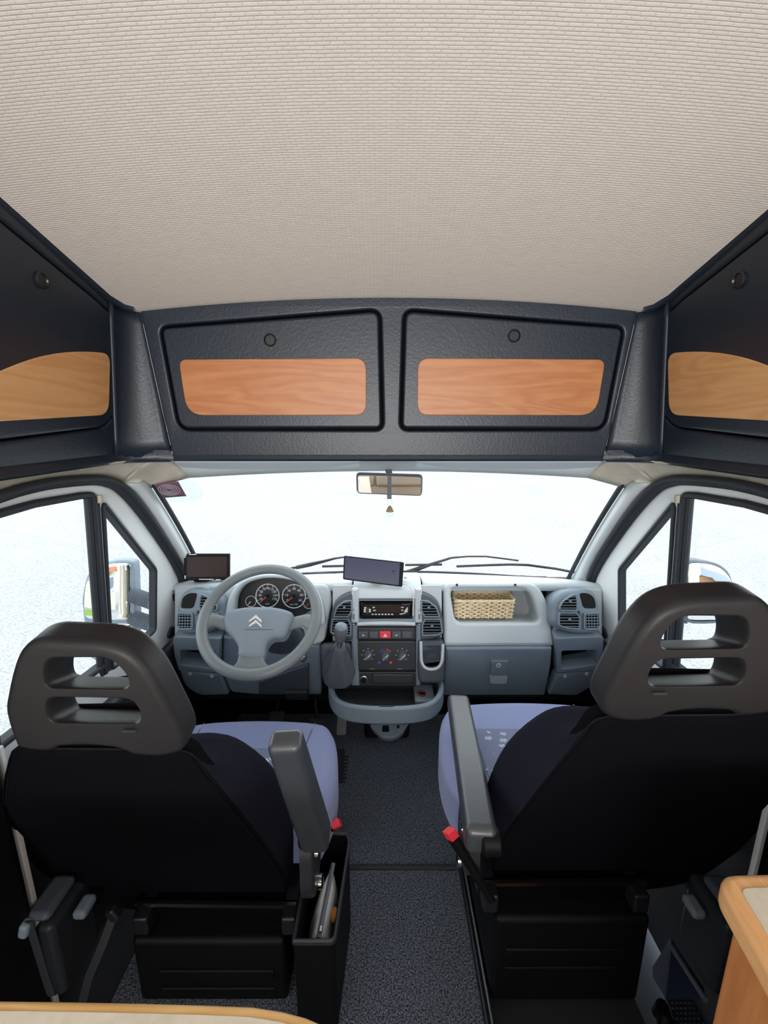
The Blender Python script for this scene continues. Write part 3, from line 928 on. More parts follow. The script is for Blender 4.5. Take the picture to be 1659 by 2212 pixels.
# top pad that carries the phone mount
f = MB(); P0 = [at_y(776, 1297, 1.40), at_y(896, 1297, 1.40)]
xl, xr = P0[0].x, P0[1].x
xl, xr = -.124, .124
rws = [[(x, y, z) for x in (xl, xl + .01, 0, xr - .01, xr)] for y, z in ((1.605, .771), (1.58, .780), (1.50, .797), (1.455, .797), (1.425, .783), (1.41, .768), (1.404, .752))]
f.grid(rws).build('top_pad', 'dash_grey', con, solid=.012, bevel=.004, smooth=60)
for s_ in (0, 1):
    x0, x1 = ((757, 775), (896, 914))[s_]
    MB().plate(CN, cn([(x0 + (3 if not s_ else 0), 1270), (x1 - (0 if not s_ else 3), 1270), (x1, 1345), (x0, 1345)], .008), (), -.012, .012, .010).build('side_rail', 'dash_grey', con, wn=True)
    MB().plate(CN, cn([(x0 + 2, 1347), (x1 - 2, 1347), (x1 - (6 if s_ else -2), 1480), (x0 + (2 if not s_ else 2), 1480)], .006), (), -.05, .010, .008).build('lower_rail', 'dash_mid', con, wn=True)
bay = cn([(776, 1298), (892, 1298), (891, 1336), (777, 1336)], .003)
MB().plate(CN, cn([(772, 1294), (896, 1294), (897, 1352), (771, 1352)], .004), [bay], -.05, .004, .003).build('stereo_bezel', 'dash_mid', con, wn=True)
MB().plate(CN, bay, (), -.06, -.05).build('stereo_bay', 'black', con, smooth=0)
MB().plate(CN, cn([(771, 1352), (898, 1352), (899, 1382), (770, 1382)], .01), (), -.05, .010, .008).build('switch_panel', 'charcoal', con, wn=True)
sp = con.children[-1]
MB().tube([CN.at(x, y, .008) for x, y in ((772, 1348), (800, 1346.5), (834, 1346), (870, 1346.5), (897, 1348))], .007, 8).build('chin_strip', 'dash_grey', con)
for x0, x1, mm in ((774, 796, 'dash_dark'), (798, 818, 'dash_dark'), (820, 844, 'red'), (846, 866, 'dash_dark'), (868, 890, 'dash_dark')):
    bt = MB().plate(CN, cn([(x0, 1361), (x1, 1361), (x1 - .5, 1376), (x0 + .5, 1376)], .003), (), .006, .0145, .003).build('hazard_button' if mm == 'red' else 'switch_button', mm, sp, wn=True)
a, b = CN.hit(832, 1369.5)
tri = [(a - .007, b - .005), (a + .007, b - .005), (a, b + .007)]
MB().plate(CN, tri, [off(tri, .0022)], .0145, .0152).build('warning_triangle', 'white_mark', sp, smooth=0)
for x in (785, 856):
    a, b = CN.hit(x, 1369)
    MB().plate(CN, circ(a, b, .004, 14, .003), [circ(a, b, .003, 14, .002)], .0145, .0151).build('switch_symbol', 'white_mark', sp, smooth=0)
hp = MB().plate(CN, cn([(770, 1382), (899, 1382), (900, 1448), (770, 1448)], .012), (), -.05, .008, .006).build('heater_panel', 'charcoal', con, wn=True)
for i, (x, y) in enumerate(((795, 1414), (832.5, 1415), (869, 1414.5))):
    a, b = CN.hit(x, y, .008)
    kb = MB().lathe([(.0172, 0), (.0172, .004), (.0145, .006), (.0138, .016), (.0125, .018), (0, .018)], CN.pt(a, b, .008), CN.n, 28).build('heater_knob', 'dash_dark', hp, smooth=35)
    th = math.radians(45); q = CN.u * math.cos(th) + CN.v * math.sin(th)
    R = Matrix((q, CN.n.cross(q), CN.n)).transposed()
    g = MB().box(CN.pt(a, b, .028), (.029, .0055, .010), R).build('knob_grip', 'dash_mid', hp, bevel=.0018)
    MB().box(CN.pt(a, b, .0335) + q * .007, (.012, .0016, .0006), R).build('pointer_line', 'white_mark', hp, smooth=0)
    mk = MB()
    for j in range(7):
        t2 = math.radians(230 - j * 280 / 6); c, s = math.cos(t2), math.sin(t2)
        mk.box(CN.pt(a + c * .0225, b + s * .0225, .0084), (.0032, .0022, .0006), Matrix((CN.u, CN.v, CN.n)).transposed())
    if i != 1: mk.build('scale_marks', 'white_mark', hp, smooth=0, kind='stuff')
a, b = CN.hit(832.5, 1415, .008)
for nm_, c0, c1, mm in (('cold_arc', 95, 150, 'blue'), ('warm_arc', 30, 85, 'red')):
    arc = [(a + .0205 * math.cos(math.radians(c0 + (c1 - c0) * k / 10)), b + .0205 * math.sin(math.radians(c0 + (c1 - c0) * k / 10))) for k in range(11)] + [(a + .0235 * math.cos(math.radians(c1 + (c0 - c1) * k / 10)), b + .0235 * math.sin(math.radians(c1 + (c0 - c1) * k / 10))) for k in range(11)]
    MB().plate(CN, arc, (), .008, .0088).build(nm_, mm, hp, smooth=0)
for x, y, mm in ((819, 1431, 'blue'), (844, 1431, 'red')):
    a, b = CN.hit(x, y, .008)
    MB().plate(CN, circ(a, b, .0052, 16), (), .008, .0092).build('heat_dot', mm, hp, smooth=0)
for x, w_ in ((803, .02), (864, .022)):
    a, b = CN.hit(x, 1443, .008)
    MB().box(CN.pt(a, b, .012), (w_, .008, .009), Matrix((CN.u, CN.v, CN.n)).transposed()).build('slider', 'dash_dark', hp, bevel=.002)
ap_ = MB().plate(CN, cn([(770, 1450), (900, 1450), (899, 1482), (771, 1482)], .006), (), -.05, .004, .005).build('lower_panel', 'charcoal', con, wn=True)
MB().plate(CN, cn([(804, 1453), (894, 1453), (893, 1474), (804, 1474)], .005), (), .002, .012, .005).build('ashtray_lid', 'charcoal', ap_, wn=True)
MB().lathe([(.013, 0), (.013, .003), (.010, .004), (.009, .001), (0, .001)], CN.at(786, 1467, .004), CN.n, 18).build('lighter_socket', 'alu', ap_)
MB().lathe([(.0085, .0), (.0085, .012), (.006, .014), (0, .014)], CN.at(786, 1467, .004), CN.n, 16).build('lighter_plug', 'black', ap_)
for x0, x1 in ((717, 772), (898, 956)):
    MB().plate(CN, cn([(x0, 1268), (x1, 1268), (x1, 1390), (x0, 1390)]), (), -.032, -.022).build('filler_panel', 'dash_grey', con, smooth=0)
# vent pods either side of the stereo
for m in (False, True):
    XC = 835.
    mm_ = lambda pts: [(2 * XC - p[0], p[1]) for p in pts][::-1] if m else pts
    pts = mm_([(902, 1281), (920, 1283), (938, 1293), (948, 1304), (955, 1325), (960, 1358), (957, 1374), (930, 1384), (902, 1386)])
    MB().plate(CN, rp(CN.tr(pts, .01), .02, 4), (), -.02, .010, .012, 4).build('vent_pod', 'dash_dark', con, wn=True)
    t = lambda p_: rp(CN.tr(mm_(p_), .01), .004, 4)
    vent(CN, t([(910, 1296), (926, 1298), (942, 1311), (949, 1331), (917, 1331), (910, 1319)]), .010, 5, con, frame='dash_mid')
    vent(CN, t([(917, 1336), (951, 1336), (955, 1364), (946, 1370), (912, 1371), (912, 1349)]), .010, 5, con, frame='dash_mid')
    for y, hh in ((1317, .006), (1332, .020), (1349, .006)):
        p = CN.at(mm_([(906, y)])[0][0], y, .012)
        MB().box(p, (.008, hh, .006), Matrix((CN.u, CN.v, CN.n)).transposed()).build('vent_wheel' if hh > .01 else 'vent_mark', 'dash_mid' if hh > .01 else 'alu', con, bevel=.002)
# cup holder on the passenger side
cup = CN.tr([(904, 1386), (959, 1386), (962, 1440), (960, 1478), (904, 1478), (902, 1440)], .03)
hole = rp(CN.tr([(914, 1394), (952, 1394), (953, 1440), (912, 1440)], .03), [.02, .02, .035, .035], 7)
ch = MB().plate(CN, rp(cup, [.012, .012, .02, .02, .02, .02], 4), [hole], -.045, .03, .014, 4).build('cup_holder', 'dash_dark', con, wn=True)
up_ = [CN.at(x, y, .031) for x, y in spl([(909, 1386), (909.5, 1410), (911, 1430), (918, 1442), (932, 1446), (946, 1442), (954, 1430), (956, 1410), (957, 1392)], 4, False)]
MB().tube(up_, .0055, 8).build('holder_rim', 'dash_grey', ch, smooth=60)
q0 = [CN.pt(a, b, .028) for a, b in hole]; q1 = [CN.pt(a, b, -.045) for a, b in hole]
w = MB(); w.loft([q0, q1], True, False); w.f.append(tuple(range(len(q0), 2 * len(q0)))); w.build('holder_cup', 'black', ch, smooth=60)
# deep tray under the stack
TZ = .425
tray_o = spl([at_z(x, y, TZ) for x, y in ((709, 1482), (712, 1500), (724, 1518), (748, 1530), (790, 1536), (835, 1537), (880, 1536), (922, 1530), (945, 1518), (957, 1500), (959, 1482))], 4, False)
TP = Pl((0, 0, TZ), (0, 0, 1), (0, 1, 0))
to = [(TP.u.dot(V(p)), V(p).y) for p in tray_o]
to = to + [(to[-1][0], 1.44), (to[0][0], 1.44)]
to = to if area(to) > 0 else to[::-1]
ti = off(to, .020)
tr_ = MB().plate(TP, to, [ti], -.055, .012, .010, 4, bb=.012).build('tray', 'dash_mid', con, wn=True)
MB().plate(TP, off(to, .010), (), -.058, -.045).build('tray_floor', 'charcoal', tr_, smooth=0)
MB().ring(TP, ti, .006, -.05, -.003, .002).build('tray_liner', 'charcoal', tr_)
p = at_z(911, 1501, TZ - .03)
MB().box(p + V((.01, .01, -.006)), (.075, .10, .02)).build('socket_block', 'dash_mid', tr_, bevel=.006)
MB().lathe([(.016, 0), (.016, .003), (.0125, .004), (.0125, .0)], p + V((0, 0, .005)), (0, 0, 1), 20).build('socket_ring', 'red_dark', tr_)
MB().lathe([(.0125, 0), (.0125, .003), (.009, .004), (.008, .0), (0, 0)], p + V((0, 0, .005)), (0, 0, 1), 18).build('socket', 'alu', tr_)
# foot bracket of the console
BP = Pl((0, 1.52, .06), (0, -.35, .55))
br = rp(BP.tr([(790, 1543), (888, 1543), (884, 1563), (866, 1588), (845, 1597), (824, 1594), (800, 1570)]), .015, 4)
bk_ = MB().plate(BP, br, (), -.03, .005, .008).build('foot_bracket', 'dash_mid', con, wn=True)
for x, y, r_ in ((812, 1550, .010), (858, 1551, .010), (860, 1570, .007), (803, 1557, .007)):
    MB().lathe([(r_, 0), (r_, .002), (r_ * .7, .004), (0, .004)], BP.at(x, y, .005), BP.n, 12).build('bracket_bolt', 'steel_dark', bk_)
MB().plate(BP, rp(BP.tr([(826, 1568), (840, 1568), (841, 1582), (825, 1582)]), .006), (), .004, .006).build('bracket_slot', 'black', bk_, smooth=0)
MB().box((0, 1.62, .21), (.20, .10, .38)).build('console_post', 'seal_black', con, bevel=.02)

# ------------------------------------------------------------------ car stereo
st = thing('car_stereo', 'black single slot car stereo in the centre console', 'stereo', CN.at(834, 1332))
rad = cn([(778, 1300.5), (890, 1300.5), (889, 1334), (779, 1334)], .003)
MB().plate(CN, rad, [off(rad if area(rad) > 0 else rad[::-1], .004)], -.045, .002, .002).build('frame', 'black', st, wn=True)
MB().plate(CN, off(rad if area(rad) > 0 else rad[::-1], .0045), (), -.045, .004, .003).build('faceplate', 'black_gloss', st, wn=True)
MB().plate(CN, cn([(811, 1309), (866, 1309), (864, 1322), (814, 1322)], .002), (), .004, .0052, .0005).build('display', 'screen_brown', st, wn=True)
MB().plate(CN, cn([(783, 1303.5), (868, 1303.5), (868, 1305.5), (783, 1305.5)], .0005), (), .004, .0050).build('disc_slot', 'dark_hole', st, smooth=0)
a, b = CN.hit(794, 1318)
MB().lathe([(.0118, 0), (.0115, .004), (.0095, .006), (0, .006)], CN.pt(a, b, .004), CN.n, 22).build('volume_dial', 'steel_dark', st)
for x, y in ((789, 1313), (788, 1317), (788, 1321), (799, 1317), (799, 1321)):
    MB().plate(CN, cn([(x - 2, y - 1.4), (x + 2, y - 1.4), (x + 2, y + 1.4), (x - 2, y + 1.4)], .0008, d=.01), (), .009, .0108, .0004).build('push_button', 'white_mark', st, wn=True)
for i in range(7):
    x = 805 + i * 7
    MB().plate(CN, CN.tr([(x - 2.6, 1324.6), (x + 1.6, 1324.6), (x + 2.8, 1327.4), (x - 1.4, 1327.4)]), (), .004, .0058).build('preset_button', 'alu', st, smooth=0)
for pts in (((872, 1321), (879, 1311), (881, 1311), (880, 1322)), ((862, 1325), (876, 1322.5), (877, 1324), (865, 1327)), ((866, 1310), (872, 1310), (872, 1312), (866, 1312)), ((867, 1316), (871, 1316), (871, 1318.5), (867, 1318.5)), ((805, 1310), (810, 1310), (810, 1312.5), (805, 1312.5)), ((806, 1316.5), (812, 1316.5), (812, 1319), (806, 1319))):
    MB().plate(CN, CN.tr(pts), (), .004, .0056).build('silver_key', 'alu', st, smooth=0)

# ------------------------------------------------------------------ gear lever
gv = thing('gear_lever', 'gear lever with silver-topped knob and grey leather gaiter', 'gear lever', at_y(733, 1470, 1.33))
GP = Pl((0, 1.345, .55), (0, -.33, .06))
g = MB().plate(GP, rp(GP.tr([(690, 1394), (757, 1390), (758, 1440), (756, 1472), (744, 1484), (712, 1484), (696, 1470)]), .02, 4), (), -.028, .0, .012).build('gaiter_base', 'dash_dark', gv, wn=True)
def ringat(c, rx, ry, tw=0, wob=0, n=28, nrm=V((0, -.85, .5))):
    nrm = nrm.normalized(); u = V((1, 0, 0)); v = nrm.cross(u)
    out = []
    for k in range(n):
        th = 2 * math.pi * k / n
        f = 1 + wob * math.sin(5 * th + tw) + wob * .5 * math.sin(9 * th + tw * 2)
        out.append(c + u * (rx * f * math.cos(th)) + v * (ry * f * math.sin(th)))
    return out
kn = at_y(736, 1366, 1.235); b0 = at_y(731, 1462, 1.315); top = at_y(734, 1392, 1.245)
rings = []
for t, rx, ry, wb in ((0, .056, .040, .03), (.1, .056, .040, .06), (.22, .050, .036, .14), (.36, .041, .031, .2), (.5, .038, .029, .14), (.6, .031, .025, .22), (.75, .027, .022, .14), (.88, .020, .018, .08), (1, .017, .017, .0)):
    rings.append(ringat(b0.lerp(top, t), rx, ry, t * 2.5, wb))
MB().loft(rings, True, True).build('gaiter', 'leather', gv, smooth=70)
ax = (kn - top).normalized()
MB().tube([top - ax * .02, kn - ax * .015], .010, 12).build('shaft', 'alu', gv)
MB().lathe([(.0, -.036), (.012, -.036), (.016, -.030), (.020, -.012), (.0235, .004), (.0235, .012), (.020, .022)], kn, ax, 22).build('knob', 'knob_grey', gv, smooth=60)
MB().lathe([(.021, .018), (.019, .026), (.013, .031), (0, .033)], kn, ax, 22).build('knob_cap', 'dash_mid', gv, smooth=60)

# ================================================================== STEERING WHEEL
sw = thing('steering_wheel', 'grey three-spoke steering wheel with double chevron hub', 'steering wheel', (-.39, 1.30, .66))
WC = V((-.396, 1.195, .782)); WPL = Pl(WC, (0, -.63, .78))
R0 = .174
ring = [WPL.pt(R0 * math.cos(2 * math.pi * k / 64), R0 * math.sin(2 * math.pi * k / 64), 0) for k in range(64)]
MB().tube(ring, .0155, 14, closed=True, flat=.017, up=WPL.n).build('rim', 'wheel_grey', sw, smooth=60)
def wp(x, y, d=-.02):
    a, b = WPL.hit(x, y, d); return WPL.pt(a, b, d)
for pts, wd in ((((438, 1346, 0), (462, 1340, -.012), (492, 1348, -.02), (512, 1352, -.025)), (.030, .020, .021, .024)), (((682, 1346, 0), (658, 1340, -.012), (628, 1348, -.02), (608, 1352, -.025)), (.030, .020, .021, .024))):
    MB().tube([wp(*p) for p in pts], list(wd), 12, flat=.010, up=WPL.v).build('spoke', 'wheel_grey', sw, smooth=70)
MB().plate(WPL, rp(WPL.tr([(514, 1412), (569, 1412), (571, 1430), (592, 1442), (578, 1458), (508, 1456), (490, 1444), (510, 1432)]), .012, 4), (), -.022, .0, .010, 4, bb=.006).build('lower_spoke', 'wheel_grey', sw, wn=True)
hub = WPL.tr([(483, 1328), (500, 1316), (530, 1310), (560, 1309), (590, 1310), (618, 1316), (633, 1326), (626, 1350), (613, 1374), (588, 1378), (575, 1392), (566, 1421), (517, 1420), (513, 1396), (503, 1378), (488, 1362), (482, 1344)], .0)
hp_ = MB().plate(WPL, spl(hub, 4), (), -.045, .006, .018, 5, bb=.01).build('hub', 'hub_grey', sw, wn=True)
a0, b0_ = WPL.hit(515, 1360, .006); a1, _ = WPL.hit(602, 1360, .006)
MB().box(WPL.pt((a0 + a1) / 2, b0_, .006), (abs(a1 - a0) * .72, .0012, .0012), Matrix((WPL.u, WPL.v, WPL.n)).transposed()).build('pad_seam', 'dash_dark', hp_, smooth=0)
for dy in (0, 10.5):
    ch_ = WPL.tr([(538, 1341 + dy), (553, 1328.5 + dy), (565, 1340 + dy), (565, 1346 + dy), (553, 1335.5 + dy), (538, 1344.5 + dy)], .006)
    MB().plate(WPL, ch_, (), .0055, .009, .001, 1).build('chevron', 'silver', hp_, smooth=0)

# ================================================================== ON THE DASHBOARD
# small monitor
mo = thing('monitor', 'small black monitor on a stand at the driver end of the dashboard', 'monitor', at_y(440, 1266, 1.53))
MP = Pl(at_y(446, 1224, 1.462), (.22, -.93, .25))
fr = rp(MP.tr([(397, 1196), (496, 1196), (496, 1254), (397, 1254)]), .003)
sc_ = MP.tr([(404, 1203), (490, 1203), (490, 1246), (404, 1246)])
MB().plate(MP, fr, (), -.022, 0, .003).build('housing', 'black', mo, wn=True)
MB().plate(MP, sc_, (), 0, .0008).build('screen', 'screen_brown', mo, smooth=0)
mk = MB()
for x0, x1, y in ((408, 424, 1197.8), (430, 462, 1251.5), (466, 476, 1252)):
    mk.plate(MP, MP.tr([(x0, y - .8), (x1, y - .8), (x1, y + .8), (x0, y + .8)]), (), 0, .0007)
mk.build('bezel_marks', 'white_mark', mo, smooth=0, kind='stuff')
MB().plate(MP, MP.tr([(398.5, 1243), (401.5, 1243), (401.5, 1250), (398.5, 1250)]), (), 0, .001).build('status_light', 'house_window', mo, smooth=0)
MF = V((at_y(441, 1262, 1.478).x, 1.478, .799))
MB().tube([at_y(445, 1246, 1.492), MF + V((0, .004, .02)), MF + V((0, 0, .004))], [.014, .012, .020], 10).build('stand_neck', 'black', mo)
MB().lathe([(.035, 0), (.034, .004), (.02, .008), (0, .008)], MF, (0, 0, 1), 20).build('stand_foot', 'black', mo)
MB().tube([at_y(458, 1250, 1.49), MF + V((.03, -.004, .012)), MF + V((.06, .0, .006))], .002, 6).build('monitor_cable', 'black', mo)
# large phone on its mount
ph = thing('phone', 'large tilted phone lying sideways in a mount above the stereo', 'phone', at_y(806, 1262, 1.46))
PP = Pl(at_y(806, 1234, 1.43), (.03, -.93, .36))
MB().plate(PP, rp(PP.tr([(743, 1200), (873, 1214.5), (869, 1268), (740.5, 1251.5)]), .006), (), -.009, 0, .003).build('phone_body', 'black', ph, wn=True)
MB().plate(PP, rp(PP.tr([(746, 1203), (864, 1216), (861, 1264), (743.5, 1249)]), .003), (), 0, .0006).build('phone_screen', 'screen_blue', ph, smooth=0)
MB().lathe([(.003, 0), (.003, .0006), (0, .0006)], PP.at(850, 1234, 0.0006), PP.n, 12).build('camera_dot', 'black', ph)
pm = thing('phone_mount', 'pale phone mount with ball joint on top of the console', 'mount', at_y(815, 1275, 1.46))
PMB = V((at_y(814, 1270, 1.43).x, 1.454, .8035))
MB().lathe([(.026, -.004), (.025, .005), (.018, .010), (.012, .014), (0, .014)], PMB, (0, 0, 1), 22).build('mount_base', 'mount_white', pm)
MB().tube([PMB + V((0, 0, .01)), PMB + V((0, .012, .03)), PP.pt(0, 0, -.032)], [.012, .010, .014], 12).build('mount_arm', 'mount_white', pm)
MB().plate(PP, circ(0, 0, .028, 24), (), -.020, -.0098, .003).build('mount_plate', 'mount_white', pm, wn=True)
MB().ellipsoid(at_y(876, 1247, 1.45), (.008, .008, .006)).build('mount_clip', 'mount_white', pm)
cb = MB().tube(spl([at_y(x, y, Y) for x, y, Y in ((868, 1262, 1.425), (880, 1264, 1.40), (891, 1273, 1.37), (894, 1283, 1.355), (893, 1300, 1.35), (892, 1330, 1.35))], 5, False), .0022, 6).build('charging_cable', 'cord')
tag(cb, 'thin pale charging cable running down beside the stereo', 'cable')

# woven basket in the cubby
bs = thing('basket', 'small rectangular basket of woven straw in the dashboard cubby', 'basket', at_y(1040, 1346, 1.47))
bl, brr = at_y(985, 1340, 1.445), at_y(1108, 1340, 1.445)
x0, x1, zb, y0b, y1b = bl.x, brr.x, at_y(1040, 1345, 1.425).z + .006, 1.446, 1.530
def rring(gx, gy, z, n=96, ph=0, amp=.002, rough=.0):
    pts = []; W, D = (x1 - x0) / 2 + gx, (y1b - y0b) / 2 + gy
    per = 4 * (W + D); cx, cy = (x0 + x1) / 2, (y0b + y1b) / 2
    base = rp([(-W, -D), (W, -D), (W, D), (-W, D)], .018, 6)
    L = [0]
    for i in range(len(base)): L.append(L[-1] + (V(base[(i + 1) % len(base)]) - V(base[i])).length)
    j = 0
    for k in range(n):
        s = L[-1] * k / n
        while L[j + 1] < s: j += 1
        a, b = V(base[j]), V(base[(j + 1) % len(base)])
        p = a.lerp(b, (s - L[j]) / max(1e-9, L[j + 1] - L[j])); t = (b - a).normalized(); nn = V((t.y, -t.x))
        o_ = amp * math.sin(2 * math.pi * 19 * k / n + ph)
        q = p + nn * o_
        pts.append(V((cx + q.x, cy + q.y, z + random.uniform(-rough, rough))))
    return pts
NR = 9; hh = (at_y(1040, 1298, 1.44).z - zb - .006) / NR
for i in range(NR):
    t = i / (NR - 1)
    z = zb + .005 + i * hh
    MB().tube(rring(.004 * t - .002, .004 * t - .004, z, 152, (i % 2) * math.pi, .0046, .0004), .0036, 6, closed=True, flat=.0034).build('woven_row', 'straw', bs, smooth=60)
for dph in (0, math.pi):
    pts = rring(.003, .003, zb + NR * hh + .004, 160, dph, .0022)
    pts = [p + V((0, 0, .0022 * math.cos(2 * math.pi * 26 * k / 160 + dph))) for k, p in enumerate(pts)]
    MB().tube(pts, .0042, 6, closed=True).build('braided_rim', 'straw', bs, smooth=60)
st_ = MB()
for k, p in enumerate(rring(.002, .001, zb, 26, 0, 0)):
    st_.tube([p, p + V((0, 0, NR * hh))], .0022, 5)
st_.build('stakes', 'straw', bs, kind='stuff')
MB().box(((x0 + x1) / 2, (y0b + y1b) / 2, zb + .003), (x1 - x0 - .01, y1b - y0b - .01, .004)).build('basket_base', 'straw', bs, smooth=0)

# interior mirror and hanging air freshener
im = thing('interior_mirror', 'rectangular interior mirror with dark rim under the windshield header', 'mirror', at_y(842, 1020, 1.24))
MR = Pl(at_y(842, 1048, 1.19), (.02, -.995, -.10))
mo_ = rp(MR.tr([(771, 1024.5), (912, 1029), (911, 1071.5), (772, 1066)]), .010, 5)
mo_ = mo_ if area(mo_) > 0 else mo_[::-1]
MB().plate(MR, mo_, [off(mo_, .003)], -.016, .002, .002, bb=.006).build('mirror_rim', 'rubber_grey', im, wn=True)
MB().plate(MR, off(mo_, .002), (), -.014, 0, bb=.005).build('mirror_glass', 'mirror', im, smooth=30)
MB().box(MR.at(775.5, 1042, .002), (.004, .002, .014)).build('mirror_tab', 'alu', im, bevel=.0008)
MB().tube([MR.at(842, 1040, -.014), MR.at(842, 1030, -.03), V((.0, 1.25, 1.245))], [.010, .008, .012], 10).build('mirror_stalk', 'rubber_grey', im)
af = thing('air_freshener', 'little hanging air freshener bottle with cork-coloured cap below the mirror', 'air freshener', at_y(842, 1118, 1.185))
p0, p1 = MR.at(841.5, 1027, .004), MR.at(841.5, 1070, .004)
MB().tube([p0, p0.lerp(p1, .5), p1], .0055, 4, flat=.0008, up=(1, 0, 0)).build('strap', 'bag_trim', af, smooth=0)
MB().box(MR.at(841, 1073, .002), (.013, .006, .013)).build('strap_buckle', 'steel_dark', af, bevel=.0015)
for x in (837, 847):
    MB().tube([at_y(x, 1076, 1.186), at_y(x, 1092, 1.186)], .0006, 5).build('cord_loop', 'cord', af)
c = at_y(842, 1100, 1.186)
MB().lathe([(.0, .011), (.003, .010), (.006, .006), (.0105, -.004), (.0115, -.007), (.0, -.007)], c, (0, 0, 1), 18).build('cap', 'cork', af, smooth=50)
MB().lathe([(.0095, -.007), (.0125, -.013), (.0125, -.019), (.008, -.0245), (0, -.026)], c, (0, 0, 1), 18).build('bottle', 'bulb_glass', af, smooth=60)

# sun visors and windshield stickers
for s, where in ((1, 'on the driver side of the windshield header'), (-1, 'on the passenger side of the windshield header')):
    sv = thing('sun_visor', 'flat pale grey sun visor folded up ' + where, 'sun visor', (-s * .33, 1.2, 1.265), 'sun visors')
    VP = Pl((0, 1.19, 1.262), (0, -.36, -.9), (0, -1, 0))
    pts = [(-.60, .026), (-.10, .026), (-.065, .030), (-.075, .02), (-.115, -.012), (-.17, -.035), (-.30, -.052), (-.52, -.05), (-.60, -.03)]
    MB().plate(VP, rp(pts, .015, 4), (), -.010, .008, .007, 3, bb=.006).build('visor_board', 'visor', sv, mx=(s == -1), wn=True)
    MB().tube([VP.pt(-.085, .02, .004), VP.pt(-.05, .022, -.004)], .005, 8).build('visor_pin', 'dash_mid', sv, mx=(s == -1))
def gp(t, r, d): 
    p = ws(t, r); return p + V((0, -.004, -.004)) * (d / .0056)
s1 = MB().grid([[gp(-.985 + .105 * i / 8, .985 - .13 * j / 6, .006) for i in range(9)] for j in range(7)])
so1 = s1.build('window_sticker', 'sticker', solid=.0006, smooth=60)
tag(so1, 'maroon patterned toll sticker in the top corner of the windshield', 'sticker')
rg = MB()
for kk in range(4):
    f_ = .9 - kk * .2
    rg.tube([gp(-.932 + .045 * f_ * math.cos(2 * math.pi * k / 30), .92 + .052 * f_ * math.sin(2 * math.pi * k / 30), .0066) for k in range(30)], .0009, 4, closed=True)
rg.build('guilloche_rings', 'visor', so1, smooth=0, kind='stuff')
ov = MB(); ring_ = [gp(-.90 + .095 * math.cos(2 * math.pi * k / 32), .90 + .11 * math.sin(2 * math.pi * k / 32), .0035) for k in range(32)]
ov.v += ring_ + [gp(-.90, .90, .0035)]; ov.f += [(k, (k + 1) % 32, 32) for k in range(32)]
tag(ov.build('oval_sticker', 'sticker_pale', smooth=0), 'pale translucent oval sticker behind the maroon sticker', 'sticker')

# ================================================================== FLOOR COVERING
CX0, CX1 = -.66, .60
cf = MB(); cf.box((-.05, 1.405, .004), (1.3, .70, .008)); cfo = cf.build('carpet', 'carpet', smooth=0, bevel=.003)
tag(cfo, 'dark grey speckled carpet in front of the seam, under the dashboard', 'carpet')
cr_ = MB(); cr_.box((-.22, .30, .004), (.90, 1.48, .008)); cro = cr_.build('carpet', 'carpet', smooth=0, bevel=.003)
tag(cro, 'dark grey speckled carpet behind the seam, between the two seats', 'carpet')
MB().box((.010, 1.047, .006), (.43, .014, .014)).build('edge_strip', 'rubber', cro, bevel=.004)
MB().box((.226, .50, .012), (.012, 1.08, .024)).build('edge_strip', 'steel_dark', cro, bevel=.005)
MB().box((.2345, .50, .02), (.005, 1.08, .04)).build('chrome_edge', 'alu', cro, bevel=.001)
hm = MB(); q = [at_z(x, y, .009) for x, y in ((700, 1620), (745, 1618), (741, 1690), (700, 1700))]
HPl = Pl((0, 0, .008), (0, 0, 1), (0, 1, 0))
hpp = [(p.x, p.y) for p in q]
ho_ = hm.plate(HPl, rp(hpp, .01), (), 0, .004, .002).build('heel_pad', 'rubber', wn=True)
tag(ho_, 'black ribbed rubber heel pad beside the driver seat', 'mat')
for k in range(8):
    y = min(p[1] for p in hpp) + .02 + k * .018
    MB().box((-.185, y, .0125), (.05, .005, .003)).build('rib', 'rubber', ho_, smooth=0)

# pedals
def pedal(nm, lab, px, py, Y, w, h, m_, arm):
    pd = thing(nm, lab, 'pedal', (at_y(px, py, Y).x, Y, .05))
    c = at_y(px, py, Y)
    PL_ = Pl(c, (0, -.7, .5))
    pl_ = MB().plate(PL_, rp([(-w, -h), (w, -h), (w, h), (-w, h)], .008), (), -.008, .004, .003).build('pedal_pad', m_, pd, wn=True)
    for k in range(5):
        MB().box(PL_.pt(0, -h * .8 + k * h * .4, .005), (w * 1.7, .004, .004), Matrix((PL_.u, PL_.v, PL_.n)).transposed()).build('rib', m_, pd, smooth=0)
    MB().tube([PL_.pt(0, h * .4, -.006), c + V((arm, .03, .10)), c + V((arm, .06, .15))], .008, 8).build('pedal_arm', 'steel_dark', pd)
pedal('clutch_pedal', 'clutch pedal, farthest from the console', 598, 1551, 1.52, .032, .026, 'rubber', 0)
pedal('brake_pedal', 'brake pedal between clutch and accelerator', 685, 1566, 1.50, .032, .026, 'rubber', -.01)
pedal('accelerator_pedal', 'narrow ribbed metal accelerator pedal beside the console foot', 738, 1562, 1.50, .020, .045, 'knob_grey', .0)

